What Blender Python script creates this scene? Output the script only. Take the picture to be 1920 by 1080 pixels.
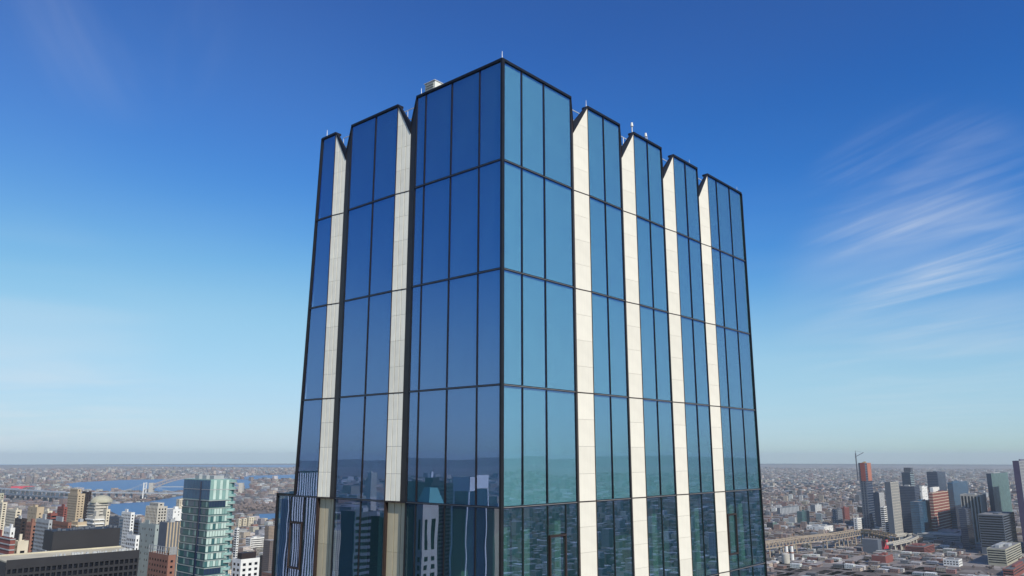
import bpy, math, random
import numpy as np
from mathutils import Vector, Matrix
R_ = math.radians
sc = bpy.context.scene
for o in list(bpy.data.objects):
    bpy.data.objects.remove(o, do_unlink=True)
COL = sc.collection
rng = random.Random(58)
nrg = np.random.default_rng(58)

# ------------------------------------------------------------------ camera
CAMH = 240.0
FPX = 1452.45            # focal length in pixels of the 1920 px wide frame
PITCH = R_(12.25)
cam_d = bpy.data.cameras.new('camera')
cam_d.sensor_width = 36.0
cam_d.lens = 36.0 * FPX / 1920.0
cam_d.clip_start = 0.5
cam_d.clip_end = 120000.0
cam = bpy.data.objects.new('camera', cam_d)
COL.objects.link(cam)
cam.location = (0, 0, CAMH)
cam.rotation_euler = (math.pi / 2 + PITCH, 0, 0)
sc.camera = cam

# ------------------------------------------------------------------ sky and sun
SUN_EL, SUN_AZ = 37.0, 147.0         # degrees; azimuth clockwise from +Y
world = bpy.data.worlds.new('World')
sc.world = world
world.use_nodes = True
wn, wl = world.node_tree.nodes, world.node_tree.links
bg = wn['Background']
bg.inputs['Strength'].default_value = 0.1
sky = wn.new('ShaderNodeTexSky')
sky.sky_type = 'NISHITA'
sky.sun_disc = False
sky.sun_elevation = R_(SUN_EL)
sky.sun_rotation = R_(SUN_AZ)
sky.altitude = 800
sky.air_density = 1.0
sky.dust_density = 1.0
sky.ozone_density = 6.0


def wmath(op, a, b=None, cl=False):
    n = wn.new('ShaderNodeMath'); n.operation = op; n.use_clamp = cl
    for i, v in enumerate((a, b)):
        if v is None:
            continue
        if isinstance(v, (int, float)):
            n.inputs[i].default_value = v
        else:
            wl.new(v, n.inputs[i])
    return n.outputs[0]


def wvscale(v, s):
    n = wn.new('ShaderNodeVectorMath'); n.operation = 'SCALE'
    wl.new(v, n.inputs[0]); n.inputs['Scale'].default_value = s
    return n.outputs[0]


# camera-like tone response of the clear air: the same for the whole dome
crv = wn.new('ShaderNodeRGBCurve')
pts = {0: [(0, 0), (.062, .014), (.083, .028), (.118, .056), (.146, .105), (.17, .165), (.19, .220), (.23, .300), (.30, .370), (.392, .440), (.475, .500), (1, .95)],
       1: [(0, 0), (.122, .092), (.161, .145), (.228, .245), (.28, .345), (.317, .425), (.345, .480), (.415, .580), (.50, .640), (.580, .680), (.66, .71), (1, .97)],
       2: [(0, 0), (.260, .360), (.333, .490), (.445, .660), (.53, .740), (.62, .790), (.68, .815), (1, .97)]}
for ci, pp in pts.items():
    c = crv.mapping.curves[ci]
    while len(c.points) < len(pp):
        c.points.new(.5, .5)
    for p, (x, y) in zip(c.points, pp):
        p.location = (x, y)
crv.mapping.extend = 'EXTRAPOLATED'
crv.mapping.update()
wl.new(wvscale(sky.outputs[0], 0.1), crv.inputs['Color'])

# thin cirrus, laid out as directions on the dome
tc = wn.new('ShaderNodeTexCoord')
sep = wn.new('ShaderNodeSeparateXYZ'); wl.new(tc.outputs['Generated'], sep.inputs[0])
# project direction on a high flat layer
zc = wmath('MAXIMUM', sep.outputs[2], 0.02)
cu = wmath('DIVIDE', sep.outputs[0], zc); cv = wmath('DIVIDE', sep.outputs[1], zc)
comb = wn.new('ShaderNodeCombineXYZ'); wl.new(cu, comb.inputs[0]); wl.new(cv, comb.inputs[1])


def streaks(rot, sx, sy, off, scale, lo, hi, det=6):
    vr = wn.new('ShaderNodeVectorRotate'); vr.rotation_type = 'Z_AXIS'; vr.inputs['Angle'].default_value = R_(rot)
    wl.new(comb.outputs[0], vr.inputs['Vector'])
    mp = wn.new('ShaderNodeMapping')
    mp.inputs['Location'].default_value = (off, off * .7, 0)
    mp.inputs['Scale'].default_value = (sx, sy, 1)
    wl.new(vr.outputs[0], mp.inputs[0])
    nz = wn.new('ShaderNodeTexNoise'); nz.inputs['Scale'].default_value = scale
    nz.inputs['Detail'].default_value = det; nz.inputs['Roughness'].default_value = .58
    nz.inputs['Distortion'].default_value = .6
    wl.new(mp.outputs[0], nz.inputs['Vector'])
    mr = wn.new('ShaderNodeMapRange'); mr.interpolation_type = 'SMOOTHSTEP'
    wl.new(nz.outputs[0], mr.inputs[0])
    mr.inputs[1].default_value = lo; mr.inputs[2].default_value = hi
    return mr.outputs[0]


def zone(d, inner, outer):
    n = wn.new('ShaderNodeVectorMath'); n.operation = 'DOT_PRODUCT'
    wl.new(tc.outputs['Generated'], n.inputs[0]); n.inputs[1].default_value = Vector(d).normalized()
    mr = wn.new('ShaderNodeMapRange'); mr.interpolation_type = 'SMOOTHSTEP'
    wl.new(n.outputs['Value'], mr.inputs[0])
    mr.inputs[1].default_value = math.cos(R_(outer)); mr.inputs[2].default_value = math.cos(R_(inner))
    return mr.outputs[0]


def vdir(u, v):
    X, Z = (u - 960) / FPX, (540 - v) / FPX
    c, s = math.cos(PITCH), math.sin(PITCH)
    return Vector((X, c - Z * s, s + Z * c))


wisps = streaks(68, .40, 1.7, 3.1, 1.0, .44, .86, 5)
veil = streaks(40, .5, .8, 9.4, .35, .36, .80, 3)
c_all = wmath('MULTIPLY', veil, 0.07)
cr = wmath('MULTIPLY', wmath('MULTIPLY', wisps, wmath('MAXIMUM', zone(vdir(1740, 430), 1, 9), wmath('MULTIPLY', zone(vdir(230, 20), 1, 8), .25))), .62)
cl_ = wmath('MULTIPLY', wmath('MULTIPLY', veil, zone(vdir(10, 700), 2, 11)), .30)
cr2 = wmath('MULTIPLY', wmath('MULTIPLY', streaks(74, .5, 1.2, 6.3, .6, .30, .75, 3), zone(vdir(1720, 560), 2, 10)), .22)
cloud = wmath('ADD', wmath('ADD', wmath('ADD', c_all, cr), cl_), cr2, True)
mixc = wn.new('ShaderNodeMix'); mixc.data_type = 'RGBA'
wl.new(cloud, mixc.inputs['Factor'])
wl.new(crv.outputs[0], mixc.inputs['A'])
mixc.inputs['B'].default_value = (.74, .79, .84, 1)
wl.new(wvscale(mixc.outputs['Result'], 10.0), bg.inputs['Color'])

sun_d = bpy.data.lights.new('sun', 'SUN')
sun_d.energy = 4.4
sun_d.angle = R_(.53)
sun_d.color = (1.0, .95, .86)
sun = bpy.data.objects.new('sun', sun_d)
COL.objects.link(sun)
SV = Vector((math.sin(R_(SUN_AZ)) * math.cos(R_(SUN_EL)), math.cos(R_(SUN_AZ)) * math.cos(R_(SUN_EL)), math.sin(R_(SUN_EL))))
sun.rotation_euler = SV.to_track_quat('Z', 'Y').to_euler()
sun.location = (0, 0, 600)

vs = sc.view_settings
vs.view_transform = 'Standard'
vs.look = 'None'
vs.exposure = 0.0
vs.gamma = 1.0
vs.use_curve_mapping = False
cy = sc.cycles
cy.max_bounces = 6
cy.diffuse_bounces = 2
cy.glossy_bounces = 4
cy.transmission_bounces = 4
cy.transparent_max_bounces = 8
cy.volume_bounces = 0
cy.caustics_reflective = False
cy.caustics_refractive = False
cy.use_denoising = True
cy.use_adaptive_sampling = True
cy.adaptive_threshold = 0.01


# ------------------------------------------------------------------ helpers
class MB:
    """collects oriented boxes and quads, then links them as one mesh object"""
    def __init__(s):
        s.v, s.f, s.m = [], [], []

    def quad(s, a, b, c, d, m=0):
        n = len(s.v); s.v += [tuple(a), tuple(b), tuple(c), tuple(d)]
        s.f.append((n, n + 1, n + 2, n + 3)); s.m.append(m)

    def hexa(s, p, m=0, top=None):
        """p: four bottom points (ccw from above) then four top points"""
        n = len(s.v); s.v += [tuple(q) for q in p]
        F = [(3, 2, 1, 0), (4, 5, 6, 7), (0, 1, 5, 4), (1, 2, 6, 5), (2, 3, 7, 6), (3, 0, 4, 7)]
        for i, f in enumerate(F):
            s.f.append(tuple(n + k for k in f)); s.m.append(top if (i == 1 and top is not None) else m)

    def obox(s, o, ax, ay, z0, z1, m=0, top=None):
        """box from corner o (xy) spanned by 2d vectors ax, ay"""
        o, ax, ay = Vector(o[:2]), Vector(ax[:2]), Vector(ay[:2])
        if ax.x * ay.y - ax.y * ay.x < 0:
            ax, ay = ay, ax
        q = [o, o + ax, o + ax + ay, o + ay]
        s.hexa([(p.x, p.y, z0) for p in q] + [(p.x, p.y, z1) for p in q], m, top)

    def bar(s, a, b, w, h=None, m=0):
        a, b = Vector(a), Vector(b); h = h or w
        d = (b - a).normalized()
        up = Vector((0, 0, 1)) if abs(d.z) < .95 else Vector((0, 1, 0))
        x = d.cross(up).normalized(); y = x.cross(d).normalized()
        x *= w / 2; y *= h / 2
        P = [a - x - y, a + x - y, a + x + y, a - x + y]
        Q = [p + (b - a) for p in P]
        n = len(s.v); s.v += [tuple(q) for q in P + Q]
        for f in [(0, 1, 2, 3), (7, 6, 5, 4), (4, 5, 1, 0), (5, 6, 2, 1), (6, 7, 3, 2), (7, 4, 0, 3)]:
            s.f.append(tuple(n + k for k in f)); s.m.append(m)

    def cyl(s, c, r, z0, z1, m=0, n=12, r1=None, top=None):
        r1 = r if r1 is None else r1
        k = len(s.v)
        for i in range(n):
            a = 2 * math.pi * i / n
            s.v.append((c[0] + r * math.cos(a), c[1] + r * math.sin(a), z0))
        for i in range(n):
            a = 2 * math.pi * i / n
            s.v.append((c[0] + r1 * math.cos(a), c[1] + r1 * math.sin(a), z1))
        for i in range(n):
            j = (i + 1) % n
            s.f.append((k + i, k + j, k + n + j, k + n + i)); s.m.append(m)
        s.f.append(tuple(k + n + i for i in range(n))); s.m.append(m if top is None else top)
        s.f.append(tuple(k + n - 1 - i for i in range(n))); s.m.append(m)

    def mesh(s, name, mats):
        me = bpy.data.meshes.new(name)
        me.from_pydata(s.v, [], s.f)
        for m in (mats if isinstance(mats, (list, tuple)) else [mats]):
            me.materials.append(m)
        me.polygons.foreach_set('material_index', s.m)
        me.update()
        return me

    def build(s, name, mats, parent=None, origin=(0, 0, 0)):
        ox, oy, oz = origin
        s.v = [(x - ox, y - oy, z - oz) for x, y, z in s.v]
        return link(name, s.mesh(name, mats), parent, origin)


def link(name, me, parent=None, loc=(0, 0, 0), rz=0.0, rot=None):
    o = bpy.data.objects.new(name, me)
    COL.objects.link(o)
    o.rotation_euler = rot if rot else (0, 0, rz)
    loc = Vector(loc)
    if parent is not None:
        o.parent = parent
        p, base = parent, Vector((0, 0, 0))
        while p is not None:
            base += p.location; p = p.parent
        loc = loc - base
    o.location = loc
    return o


def empty(name, loc):
    o = bpy.data.objects.new(name, None)
    COL.objects.link(o); o.location = loc
    o.empty_display_size = 1.0
    return o


def tag(o, label=None, cat=None, group=None, kind=None):
    if label: o['label'] = label
    if cat: o['category'] = cat
    if group: o['group'] = group
    if kind: o['kind'] = kind
    return o


# ------------------------------------------------------------------ materials
def newmat(name):
    m = bpy.data.materials.new(name); m.use_nodes = True
    nt = m.node_tree
    return m, nt, nt.nodes, nt.links, nt.nodes['Principled BSDF']


def N(nodes, t, **kw):
    n = nodes.new(t)
    for k, v in kw.items():
        setattr(n, k, v)
    return n


def plain(name, col, rough=.7, var=.18, scale=.35, metal=0.0, spec=.4, objcol=False, bump=0.0, rand=0.0):
    """painted / mineral surface with mottled tone"""
    m, nt, n, l, b = newmat(name)
    tcn = N(n, 'ShaderNodeTexCoord'); nz = N(n, 'ShaderNodeTexNoise')
    nz.inputs['Scale'].default_value = scale; nz.inputs['Detail'].default_value = 5
    l.new(tcn.outputs['Object'], nz.inputs['Vector'])
    mr = N(n, 'ShaderNodeMapRange'); l.new(nz.outputs[0], mr.inputs[0])
    mr.inputs[1].default_value = .25; mr.inputs[2].default_value = .75
    mr.inputs[3].default_value = 1 - var; mr.inputs[4].default_value = 1 + var
    mx = N(n, 'ShaderNodeMix', data_type='RGBA', blend_type='MULTIPLY'); mx.inputs['Factor'].default_value = 1
    if objcol:
        oi = N(n, 'ShaderNodeObjectInfo'); l.new(oi.outputs['Color'], mx.inputs['A'])
    else:
        mx.inputs['A'].default_value = (*col, 1)
    l.new(mr.outputs[0], mx.inputs['B'])
    if rand:                                      # each panel its own batch tone, faint run-off streaks down it
        oi2 = N(n, 'ShaderNodeObjectInfo'); rt = N(n, 'ShaderNodeMapRange'); l.new(oi2.outputs['Random'], rt.inputs[0])
        rt.inputs[3].default_value = 1 - rand; rt.inputs[4].default_value = 1 + rand
        mp2 = N(n, 'ShaderNodeMapping'); mp2.inputs['Scale'].default_value = (9, 9, .5); l.new(tcn.outputs['Object'], mp2.inputs[0])
        n2 = N(n, 'ShaderNodeTexNoise'); n2.inputs['Scale'].default_value = 1.0; n2.inputs['Detail'].default_value = 3; l.new(mp2.outputs[0], n2.inputs['Vector'])
        sr = N(n, 'ShaderNodeMapRange'); l.new(n2.outputs[0], sr.inputs[0]); sr.inputs[1].default_value = .3; sr.inputs[2].default_value = .6
        sr.inputs[3].default_value = 1 - rand * 1.2; sr.inputs[4].default_value = 1.0
        pr = N(n, 'ShaderNodeMath', operation='MULTIPLY'); l.new(rt.outputs[0], pr.inputs[0]); l.new(sr.outputs[0], pr.inputs[1])
        pr2 = N(n, 'ShaderNodeMath', operation='MULTIPLY'); l.new(pr.outputs[0], pr2.inputs[0]); l.new(mr.outputs[0], pr2.inputs[1])
        l.new(pr2.outputs[0], mx.inputs['B'])
    l.new(mx.outputs['Result'], b.inputs['Base Color'])
    b.inputs['Roughness'].default_value = rough; b.inputs['Metallic'].default_value = metal
    b.inputs['Specular IOR Level'].default_value = spec
    if bump:
        bp = N(n, 'ShaderNodeBump'); bp.inputs['Distance'].default_value = bump
        l.new(nz.outputs[0], bp.inputs['Height']); l.new(bp.outputs[0], b.inputs['Normal'])
    return m


def curtain(name, sub, tint, fac=.40, wav=.0016, wscale=.45):
    """coated glass over an opaque shadow box: mirror layer + tinted substrate"""
    m, nt, n, l, b = newmat(name)
    n.remove(b)
    out = n['Material Output']
    tcn = N(n, 'ShaderNodeTexCoord'); oi = N(n, 'ShaderNodeObjectInfo')
    add = N(n, 'ShaderNodeVectorMath', operation='ADD')
    sca = N(n, 'ShaderNodeMath', operation='MULTIPLY'); sca.inputs[1].default_value = 91.0
    l.new(oi.outputs['Random'], sca.inputs[0])
    l.new(tcn.outputs['Object'], add.inputs[0]); l.new(sca.outputs[0], add.inputs[1])
    nz = N(n, 'ShaderNodeTexNoise'); nz.inputs['Scale'].default_value = wscale; nz.inputs['Detail'].default_value = 1.2
    l.new(add.outputs[0], nz.inputs['Vector'])
    bp = N(n, 'ShaderNodeBump'); bp.inputs['Distance'].default_value = wav * 10; bp.inputs['Strength'].default_value = .1
    l.new(nz.outputs[0], bp.inputs['Height'])
    gl = N(n, 'ShaderNodeBsdfGlossy'); gl.inputs['Roughness'].default_value = 0.0
    gl.inputs['Color'].default_value = (*tint, 1); l.new(bp.outputs[0], gl.inputs['Normal'])
    df = N(n, 'ShaderNodeBsdfDiffuse')
    tone = N(n, 'ShaderNodeMapRange'); l.new(oi.outputs['Random'], tone.inputs[0]); tone.inputs[3].default_value = .86; tone.inputs[4].default_value = 1.14
    tm = N(n, 'ShaderNodeVectorMath', operation='SCALE'); tm.inputs[0].default_value = sub; l.new(tone.outputs[0], tm.inputs['Scale']); l.new(tm.outputs[0], df.inputs['Color'])
    fr = N(n, 'ShaderNodeFresnel'); fr.inputs['IOR'].default_value = 1.5
    ma = N(n, 'ShaderNodeMath', operation='MULTIPLY_ADD', use_clamp=True)
    l.new(fr.outputs[0], ma.inputs[0]); ma.inputs[1].default_value = 1 - fac; ma.inputs[2].default_value = fac
    mx = N(n, 'ShaderNodeMixShader'); l.new(ma.outputs[0], mx.inputs[0])
    l.new(df.outputs[0], mx.inputs[1]); l.new(gl.outputs[0], mx.inputs[2])
    l.new(mx.outputs[0], out.inputs['Surface'])
    return m, nt, n, l, mx, df


def vision(name, trans, tint, fac=.36, wav=.0016, wscale=.5, veil=.2):
    """see-through coated glass: mirrors on its outer faces, clear from within the pane"""
    m, nt, n, l, mx, df = curtain(name, (.066, .200, .195), tint, fac, wav, wscale)
    tr = N(n, 'ShaderNodeBsdfTransparent'); tr.inputs['Color'].default_value = (*trans, 1)
    m3 = N(n, 'ShaderNodeMixShader'); m3.inputs[0].default_value = veil     # low-e coating veil
    l.new(tr.outputs[0], m3.inputs[1]); l.new(df.outputs[0], m3.inputs[2]); l.new(m3.outputs[0], mx.inputs[1])
    geo = N(n, 'ShaderNodeNewGeometry'); clear = N(n, 'ShaderNodeBsdfTransparent')
    bf = N(n, 'ShaderNodeMixShader'); l.new(geo.outputs['Backfacing'], bf.inputs[0])
    l.new(mx.outputs[0], bf.inputs[1]); l.new(clear.outputs[0], bf.inputs[2]); l.new(bf.outputs[0], n['Material Output'].inputs['Surface'])
    return m


M = {}
M['shaft'] = curtain('shaft_glass', (.03, .09, .10), (.42, .45, .82), .45)[0]
M['glass'] = vision('tower_glass', (.86, .95, .95), (.45, .56, .97), .36, .0016, .45, veil=0.0)
M['vision'] = vision('vision_glass', (.50, .70, .64), (.46, .56, .92), .42, .0022, veil=.22)
M['shadowbox'] = plain('shadow_box_panel', (.35, .82, .85), .7, .05, .8, rand=.05)
M['black'] = plain('black_aluminium', (.018, .018, .02), .42, .25, 2.0, .3)
M['bronze'] = plain('dark_bronze', (.045, .032, .028), .5, .25, 1.5, .2)
M['brown'] = plain('brown_reveal', (.022, .013, .012), .6, .2, 1.5)
M['greyline'] = plain('grey_gasket', (.28, .27, .27), .5, .1, 2)
M['stone'] = plain('cream_stone', (.70, .66, .56), .75, .05, 1.4, bump=.004, rand=.035)
M['stone_b'] = plain('ribbed_beige_stone', (.86, .83, .70), .8, .07, 1.8, bump=.004, rand=.05)
M['stone_low'] = plain('tan_recess_stone', (.58, .50, .33), .8, .08, 1.8, bump=.004, rand=.05)
M['backing'] = plain('dark_backing', (.02, .02, .02), .9, .2, 1)
M['roofing'] = plain('roof_gravel', (.42, .40, .35), .9, .2, .4)
M['steel'] = plain('pale_steel', (.55, .56, .56), .45, .1, 2, .3)
M['unit'] = plain('cream_plant_paint', (.72, .71, .64), .6, .08, 1)
M['louver'] = plain('louver_grey', (.30, .32, .30), .6, .1, 1)
M['slab'] = plain('interior_slab', (.36, .42, .38), .8, .1, .6)
M['inner'] = plain('interior_wall', (.20, .27, .22), .8, .2, .3)
M['curtain'] = plain('interior_column', (.48, .66, .58), .7, .08, .5)

# ------------------------------------------------------------------ the main tower: frame of reference
AL = R_(48.683)
C0 = Vector((-.406, 29.45))
LD = Vector((-math.sin(AL), math.cos(AL)))       # along the left face, away from the corner
RD = Vector((math.cos(AL), math.sin(AL)))        # along the right face, away from the corner
ZL = [CAMH + z for z in (16.149, 11.729, 7.197, 2.662, -1.851, -5.906, -9.95, -14.0)]
SIDE = {'L': (LD, RD), 'R': (RD, LD)}            # (along, inward)


def W(side, s, d, z):
    a, i = SIDE[side]
    p = C0 + a * s + i * d
    return Vector((p.x, p.y, z))


def wbox(mb, side, s0, s1, d0, d1, z0, z1, m=0, zs=None):
    """box in facade coordinates; zs: optional (z at s0, z at s1) tops"""
    t0, t1 = zs if zs else (z1, z1)
    a = [W(side, s0, d0, z0), W(side, s1, d0, z0), W(side, s1, d1, z0), W(side, s0, d1, z0)]
    b = [W(side, s0, d0, t0), W(side, s1, d0, t1), W(side, s1, d1, t1), W(side, s0, d1, t0)]
    if side == 'L':
        a.reverse(); b.reverse()
    mb.hexa(a + b, m)


# ------------------------------------------------------------------ ground, water, hills
def ray_at_z(u, v, z):
    d = vdir(u, v); t = (z - CAMH) / d.z
    return Vector((d.x * t, d.y * t, z))


def at_dist(u, v, dist):
    """point on the ray through pixel (u, v) of the 1920 frame at horizontal distance dist"""
    d = vdir(u, v); t = dist / math.hypot(d.x, d.y)
    return Vector((d.x * t, d.y * t, CAMH + d.z * t))


def city_ground():
    m, nt, n, l, b = newmat('city_ground')
    tcn = N(n, 'ShaderNodeTexCoord')
    v1 = N(n, 'ShaderNodeTexVoronoi'); v1.inputs['Scale'].default_value = 1 / 45.0
    v2 = N(n, 'ShaderNodeTexVoronoi'); v2.inputs['Scale'].default_value = 1 / 260.0
    nz = N(n, 'ShaderNodeTexNoise'); nz.inputs['Scale'].default_value = 1 / 1400.0; nz.inputs['Detail'].default_value = 4
    for k in (v1, v2, nz):
        l.new(tcn.outputs['Object'], k.inputs['Vector'])
    s1 = N(n, 'ShaderNodeSeparateColor'); l.new(v1.outputs['Color'], s1.inputs[0])
    r1 = N(n, 'ShaderNodeValToRGB'); l.new(s1.outputs[0], r1.inputs[0])
    e = r1.color_ramp.elements
    e[0].position = 0; e[0].color = (.09, .078, .078, 1); e[1].position = 1; e[1].color = (.55, .53, .50, 1)
    for p, c in ((.35, (.12, .10, .09, 1)), (.6, (.17, .14, .125, 1)), (.8, (.26, .23, .21, 1)), (.93, (.34, .31, .29, 1))):
        q = e.new(p); q.color = c
    s2 = N(n, 'ShaderNodeSeparateColor'); l.new(v2.outputs['Color'], s2.inputs[0])
    r2 = N(n, 'ShaderNodeValToRGB'); l.new(s2.outputs[1], r2.inputs[0])
    e = r2.color_ramp.elements
    e[0].position = 0; e[0].color = (.07, .06, .05, 1); e[1].position = 1; e[1].color = (.36, .33, .31, 1)
    q = e.new(.5); q.color = (.16, .13, .12, 1)
    mx = N(n, 'ShaderNodeMix', data_type='RGBA'); l.new(nz.outputs[0], mx.inputs['Factor'])
    l.new(r1.outputs[0], mx.inputs['A']); l.new(r2.outputs[0], mx.inputs['B'])
    l.new(mx.outputs['Result'], b.inputs['Base Color'])
    b.inputs['Roughness'].default_value = .9; b.inputs['Specular IOR Level'].default_value = .1
    return m


M['ground'] = city_ground()
M['asphalt'] = plain('asphalt', (.06, .06, .062), .9, .2, .05)
mw, nt, n, l, b = newmat('river_water')
b.inputs['Base Color'].default_value = (.045, .14, .29, 1); b.inputs['Roughness'].default_value = .4; b.inputs['Specular IOR Level'].default_value = .2
tcn = N(n, 'ShaderNodeTexCoord'); nz = N(n, 'ShaderNodeTexNoise'); nz.inputs['Scale'].default_value = .06; nz.inputs['Detail'].default_value = 4
l.new(tcn.outputs['Object'], nz.inputs['Vector']); bp = N(n, 'ShaderNodeBump'); bp.inputs['Distance'].default_value = 1.2
l.new(nz.outputs[0], bp.inputs['Height']); l.new(bp.outputs[0], b.inputs['Normal'])
M['water'] = mw
M['woods'] = plain('bare_woods', (.15, .115, .10), .9, .35, .02)
M['hill'] = plain('wooded_hills', (.07, .075, .07), .95, .3, .001)

RH = 27600.0
mb = MB()
n0 = 96
ring = [0, 300, 1500, 6000, 14000, RH]
mb.v = [(0, 0, 0)]
for r in ring[1:]:
    for i in range(n0):
        a = 2 * math.pi * i / n0
        mb.v.append((r * math.cos(a), r * math.sin(a), 0))
for i in range(n0):
    mb.f.append((0, 1 + i, 1 + (i + 1) % n0)); mb.m.append(0)
for k in range(len(ring) - 2):
    for i in range(n0):
        j = (i + 1) % n0; a = 1 + k * n0; c = a + n0
        mb.f.append((a + i, c + i, c + j, a + j)); mb.m.append(0)
tag(mb.build('ground', M['ground']), kind='structure')


def sheet(name, pts, z, mat):
    mb = MB(); mb.v = [(p[0], p[1], z) for p in pts]
    f = tuple(range(len(pts)))
    area = sum(pts[i][0] * pts[(i + 1) % len(pts)][1] - pts[(i + 1) % len(pts)][0] * pts[i][1] for i in range(len(pts)))
    mb.f = [f if area > 0 else f[::-1]]; mb.m = [0]
    return tag(mb.build(name, mat), kind='structure')


def pix_poly(px, z=.5):
    return [tuple(ray_at_z(u, v, z)[:2]) for u, v in px]


WATER = []


def water(px, name='river_water'):
    p = pix_poly(px); WATER.append(p)
    sheet(name, p, .5, M['water'])


# the river and its arms, left of the tower (shores read on the photograph, laid on the ground)
water([(118, 908), (150, 904), (230, 900), (345, 898), (470, 899), (470, 918), (345, 922), (250, 922), (190, 921), (135, 917)])
water([(196, 946), (240, 943), (276, 941), (350, 928), (420, 932), (330, 952), (300, 968), (255, 972), (222, 966), (205, 957)])
water([(436, 897), (470, 892), (560, 889.5), (660, 889.5), (660, 897), (560, 897.5), (500, 899.5)])
water([(455, 968), (480, 964), (560, 961), (700, 955), (700, 985), (560, 985), (519, 983), (490, 979), (470, 975)])
# the near river below the tower, only seen mirrored
p = [(420, -500), (900, -700), (1500, 400), (1250, 900), (700, 600)]
WATER.append(p); sheet('river_water', p, .5, M['water'])
# pale open sea and sound towards the horizon
water([(-200, 870.5), (300, 871.5), (560, 870.5), (760, 870.5), (760, 876), (560, 876.5), (330, 874.5), (140, 873)], 'bay_water')


def in_poly(x, y, poly):
    c = False; j = len(poly) - 1
    for i in range(len(poly)):
        xi, yi = poly[i]; xj, yj = poly[j]
        if (yi > y) != (yj > y) and x < (xj - xi) * (y - yi) / (yj - yi) + xi:
            c = not c
        j = i
    return c


def in_water(x, y):
    return any(in_poly(x, y, p) for p in WATER)


# far wooded ridges, mirrored in the two facades
def ridge(az0, az1, dist, h, seed):
    mb = MB(); K = 80; rr = random.Random(seed)
    ph = [rr.uniform(0, 6.28) for _ in range(6)]
    rows = []
    for k in range(K + 1):
        t = k / K; a = R_(az0 + (az1 - az0) * t)
        hh = h * (.62 + .38 * sum(math.sin(ph[i] + t * (3 + 5 * i)) / (1 + i) for i in range(6)) / 1.8)
        hh *= min(1, 6 * t, 6 * (1 - t)) ** .7
        row = []
        for dd, zz in ((-1600, 0), (-500, .8), (0, 1), (900, .75), (2600, 0)):
            r = dist + dd
            row.append((r * math.sin(a), r * math.cos(a), max(-2.0, hh * zz - 2)))
        rows.append(row)
    for row in rows:
        mb.v += row
    for k in range(K):
        for i in range(4):
            a = k * 5 + i
            mb.f.append((a, a + 5, a + 6, a + 1)); mb.m.append(0)
    o = mb.build('hills', M['hill'])
    return tag(o, kind='structure')


ridge(-150, -62, 19500, 330, 3)
ridge(58, 125, 21000, 270, 8)
ridge(-36, 40, 24800, 38, 5)

# ------------------------------------------------------------------ the main tower
TOWER = empty('glass_tower', (C0.x, C0.y, 0))
tag(TOWER, 'tall glass tower with folded cream stone strips and notched roofline filling the middle', 'tower')
RZ = {'R': math.atan2(RD.y, RD.x), 'L': math.atan2(-LD.y, -LD.x)}
BAYS = {'L': [[0, 1.30, 2.98, 4.66, 5.28], [6.58, 8.22, 10.12], [11.42, None]],
        'R': [[0, 1.25, 2.74, 4.71], [6.00, 7.32, 8.73], [9.99, 11.33, 12.72], [13.98, 15.30, 16.69],
              [17.92, 19.05, 20.74, 22.40]]}
NOTCH = {'L': [(5.28, 5.75, .10, 6.58), (10.12, 10.63, .11, 11.42)],
         'R': [(4.71, 4.96, .085, 6.00), (8.73, 8.97, .085, 9.99), (12.72, 12.95, .085, 13.98), (16.69, 16.90, .085, 17.92)]}
ZT = ZL[0]


def s_end(z):                                     # the far left edge leans outwards towards its foot
    return 13.24 + (z - ZL[4]) / (ZL[0] - ZL[4]) * (12.58 - 13.24)


PANE = {}


def pane(side, s0, s1, z0, z1, mat, parent=None, name='glass_pane', gap=.020, d=.03):
    w, h = s1 - s0 - 2 * gap, z1 - z0 - 2 * gap
    k = (round(w, 3), round(h, 3), mat)
    if k not in PANE:
        mb = MB(); mb.obox((-w / 2, -.012), (w, 0), (0, .024), -h / 2, h / 2)
        PANE[k] = mb.mesh('glass_pane', M[mat])
    p = W(side, (s0 + s1) / 2, d, (z0 + z1) / 2)
    tilt = rng.gauss(0, .0011); yaw = rng.gauss(0, .0009)
    return link(name, PANE[k], parent or TOWER, p, rot=(tilt, 0, RZ[side] + yaw))


def prism(mb, side, poly, A, B, th, m=0):
    """poly in (t, z): t runs from facade point A=(s,d) to B; extruded inwards by th"""
    if len(poly) < 3:
        return
    def P(t, z, o):
        return W(side, A[0] + (B[0] - A[0]) * t, A[1] + (B[1] - A[1]) * t + o, z)
    n, k = len(mb.v), len(poly)
    fr = [P(t, z, 0) for t, z in poly]; bk = [P(t, z, th) for t, z in poly]
    mb.v += [tuple(p) for p in fr + bk]
    # orient outward: test the front normal against the inward axis
    nrm = (fr[1] - fr[0]).cross(fr[2] - fr[1]); inw = SIDE[side][1]
    flip = nrm.x * inw.x + nrm.y * inw.y > 0
    def F(*ix):
        mb.f.append(tuple(n + i for i in (ix[::-1] if flip else ix))); mb.m.append(m)
    F(*range(k)); F(*[2 * k - 1 - i for i in range(k)])
    for i in range(k):
        j = (i + 1) % k
        F(j, i, k + i, k + j)


def clip_line(poly, za, zb):
    """keep the part below the line z = za + (zb - za) * t"""
    out = []
    for i in range(len(poly)):
        a, b = poly[i], poly[(i + 1) % len(poly)]
        fa = a[1] - (za + (zb - za) * a[0]); fb = b[1] - (za + (zb - za) * b[0])
        if fa <= 0:
            out.append(a)
        if (fa < 0) != (fb < 0) and abs(fa - fb) > 1e-9:
            q = fa / (fa - fb)
            out.append((a[0] + (b[0] - a[0]) * q, a[1] + (b[1] - a[1]) * q))
    return out


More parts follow.
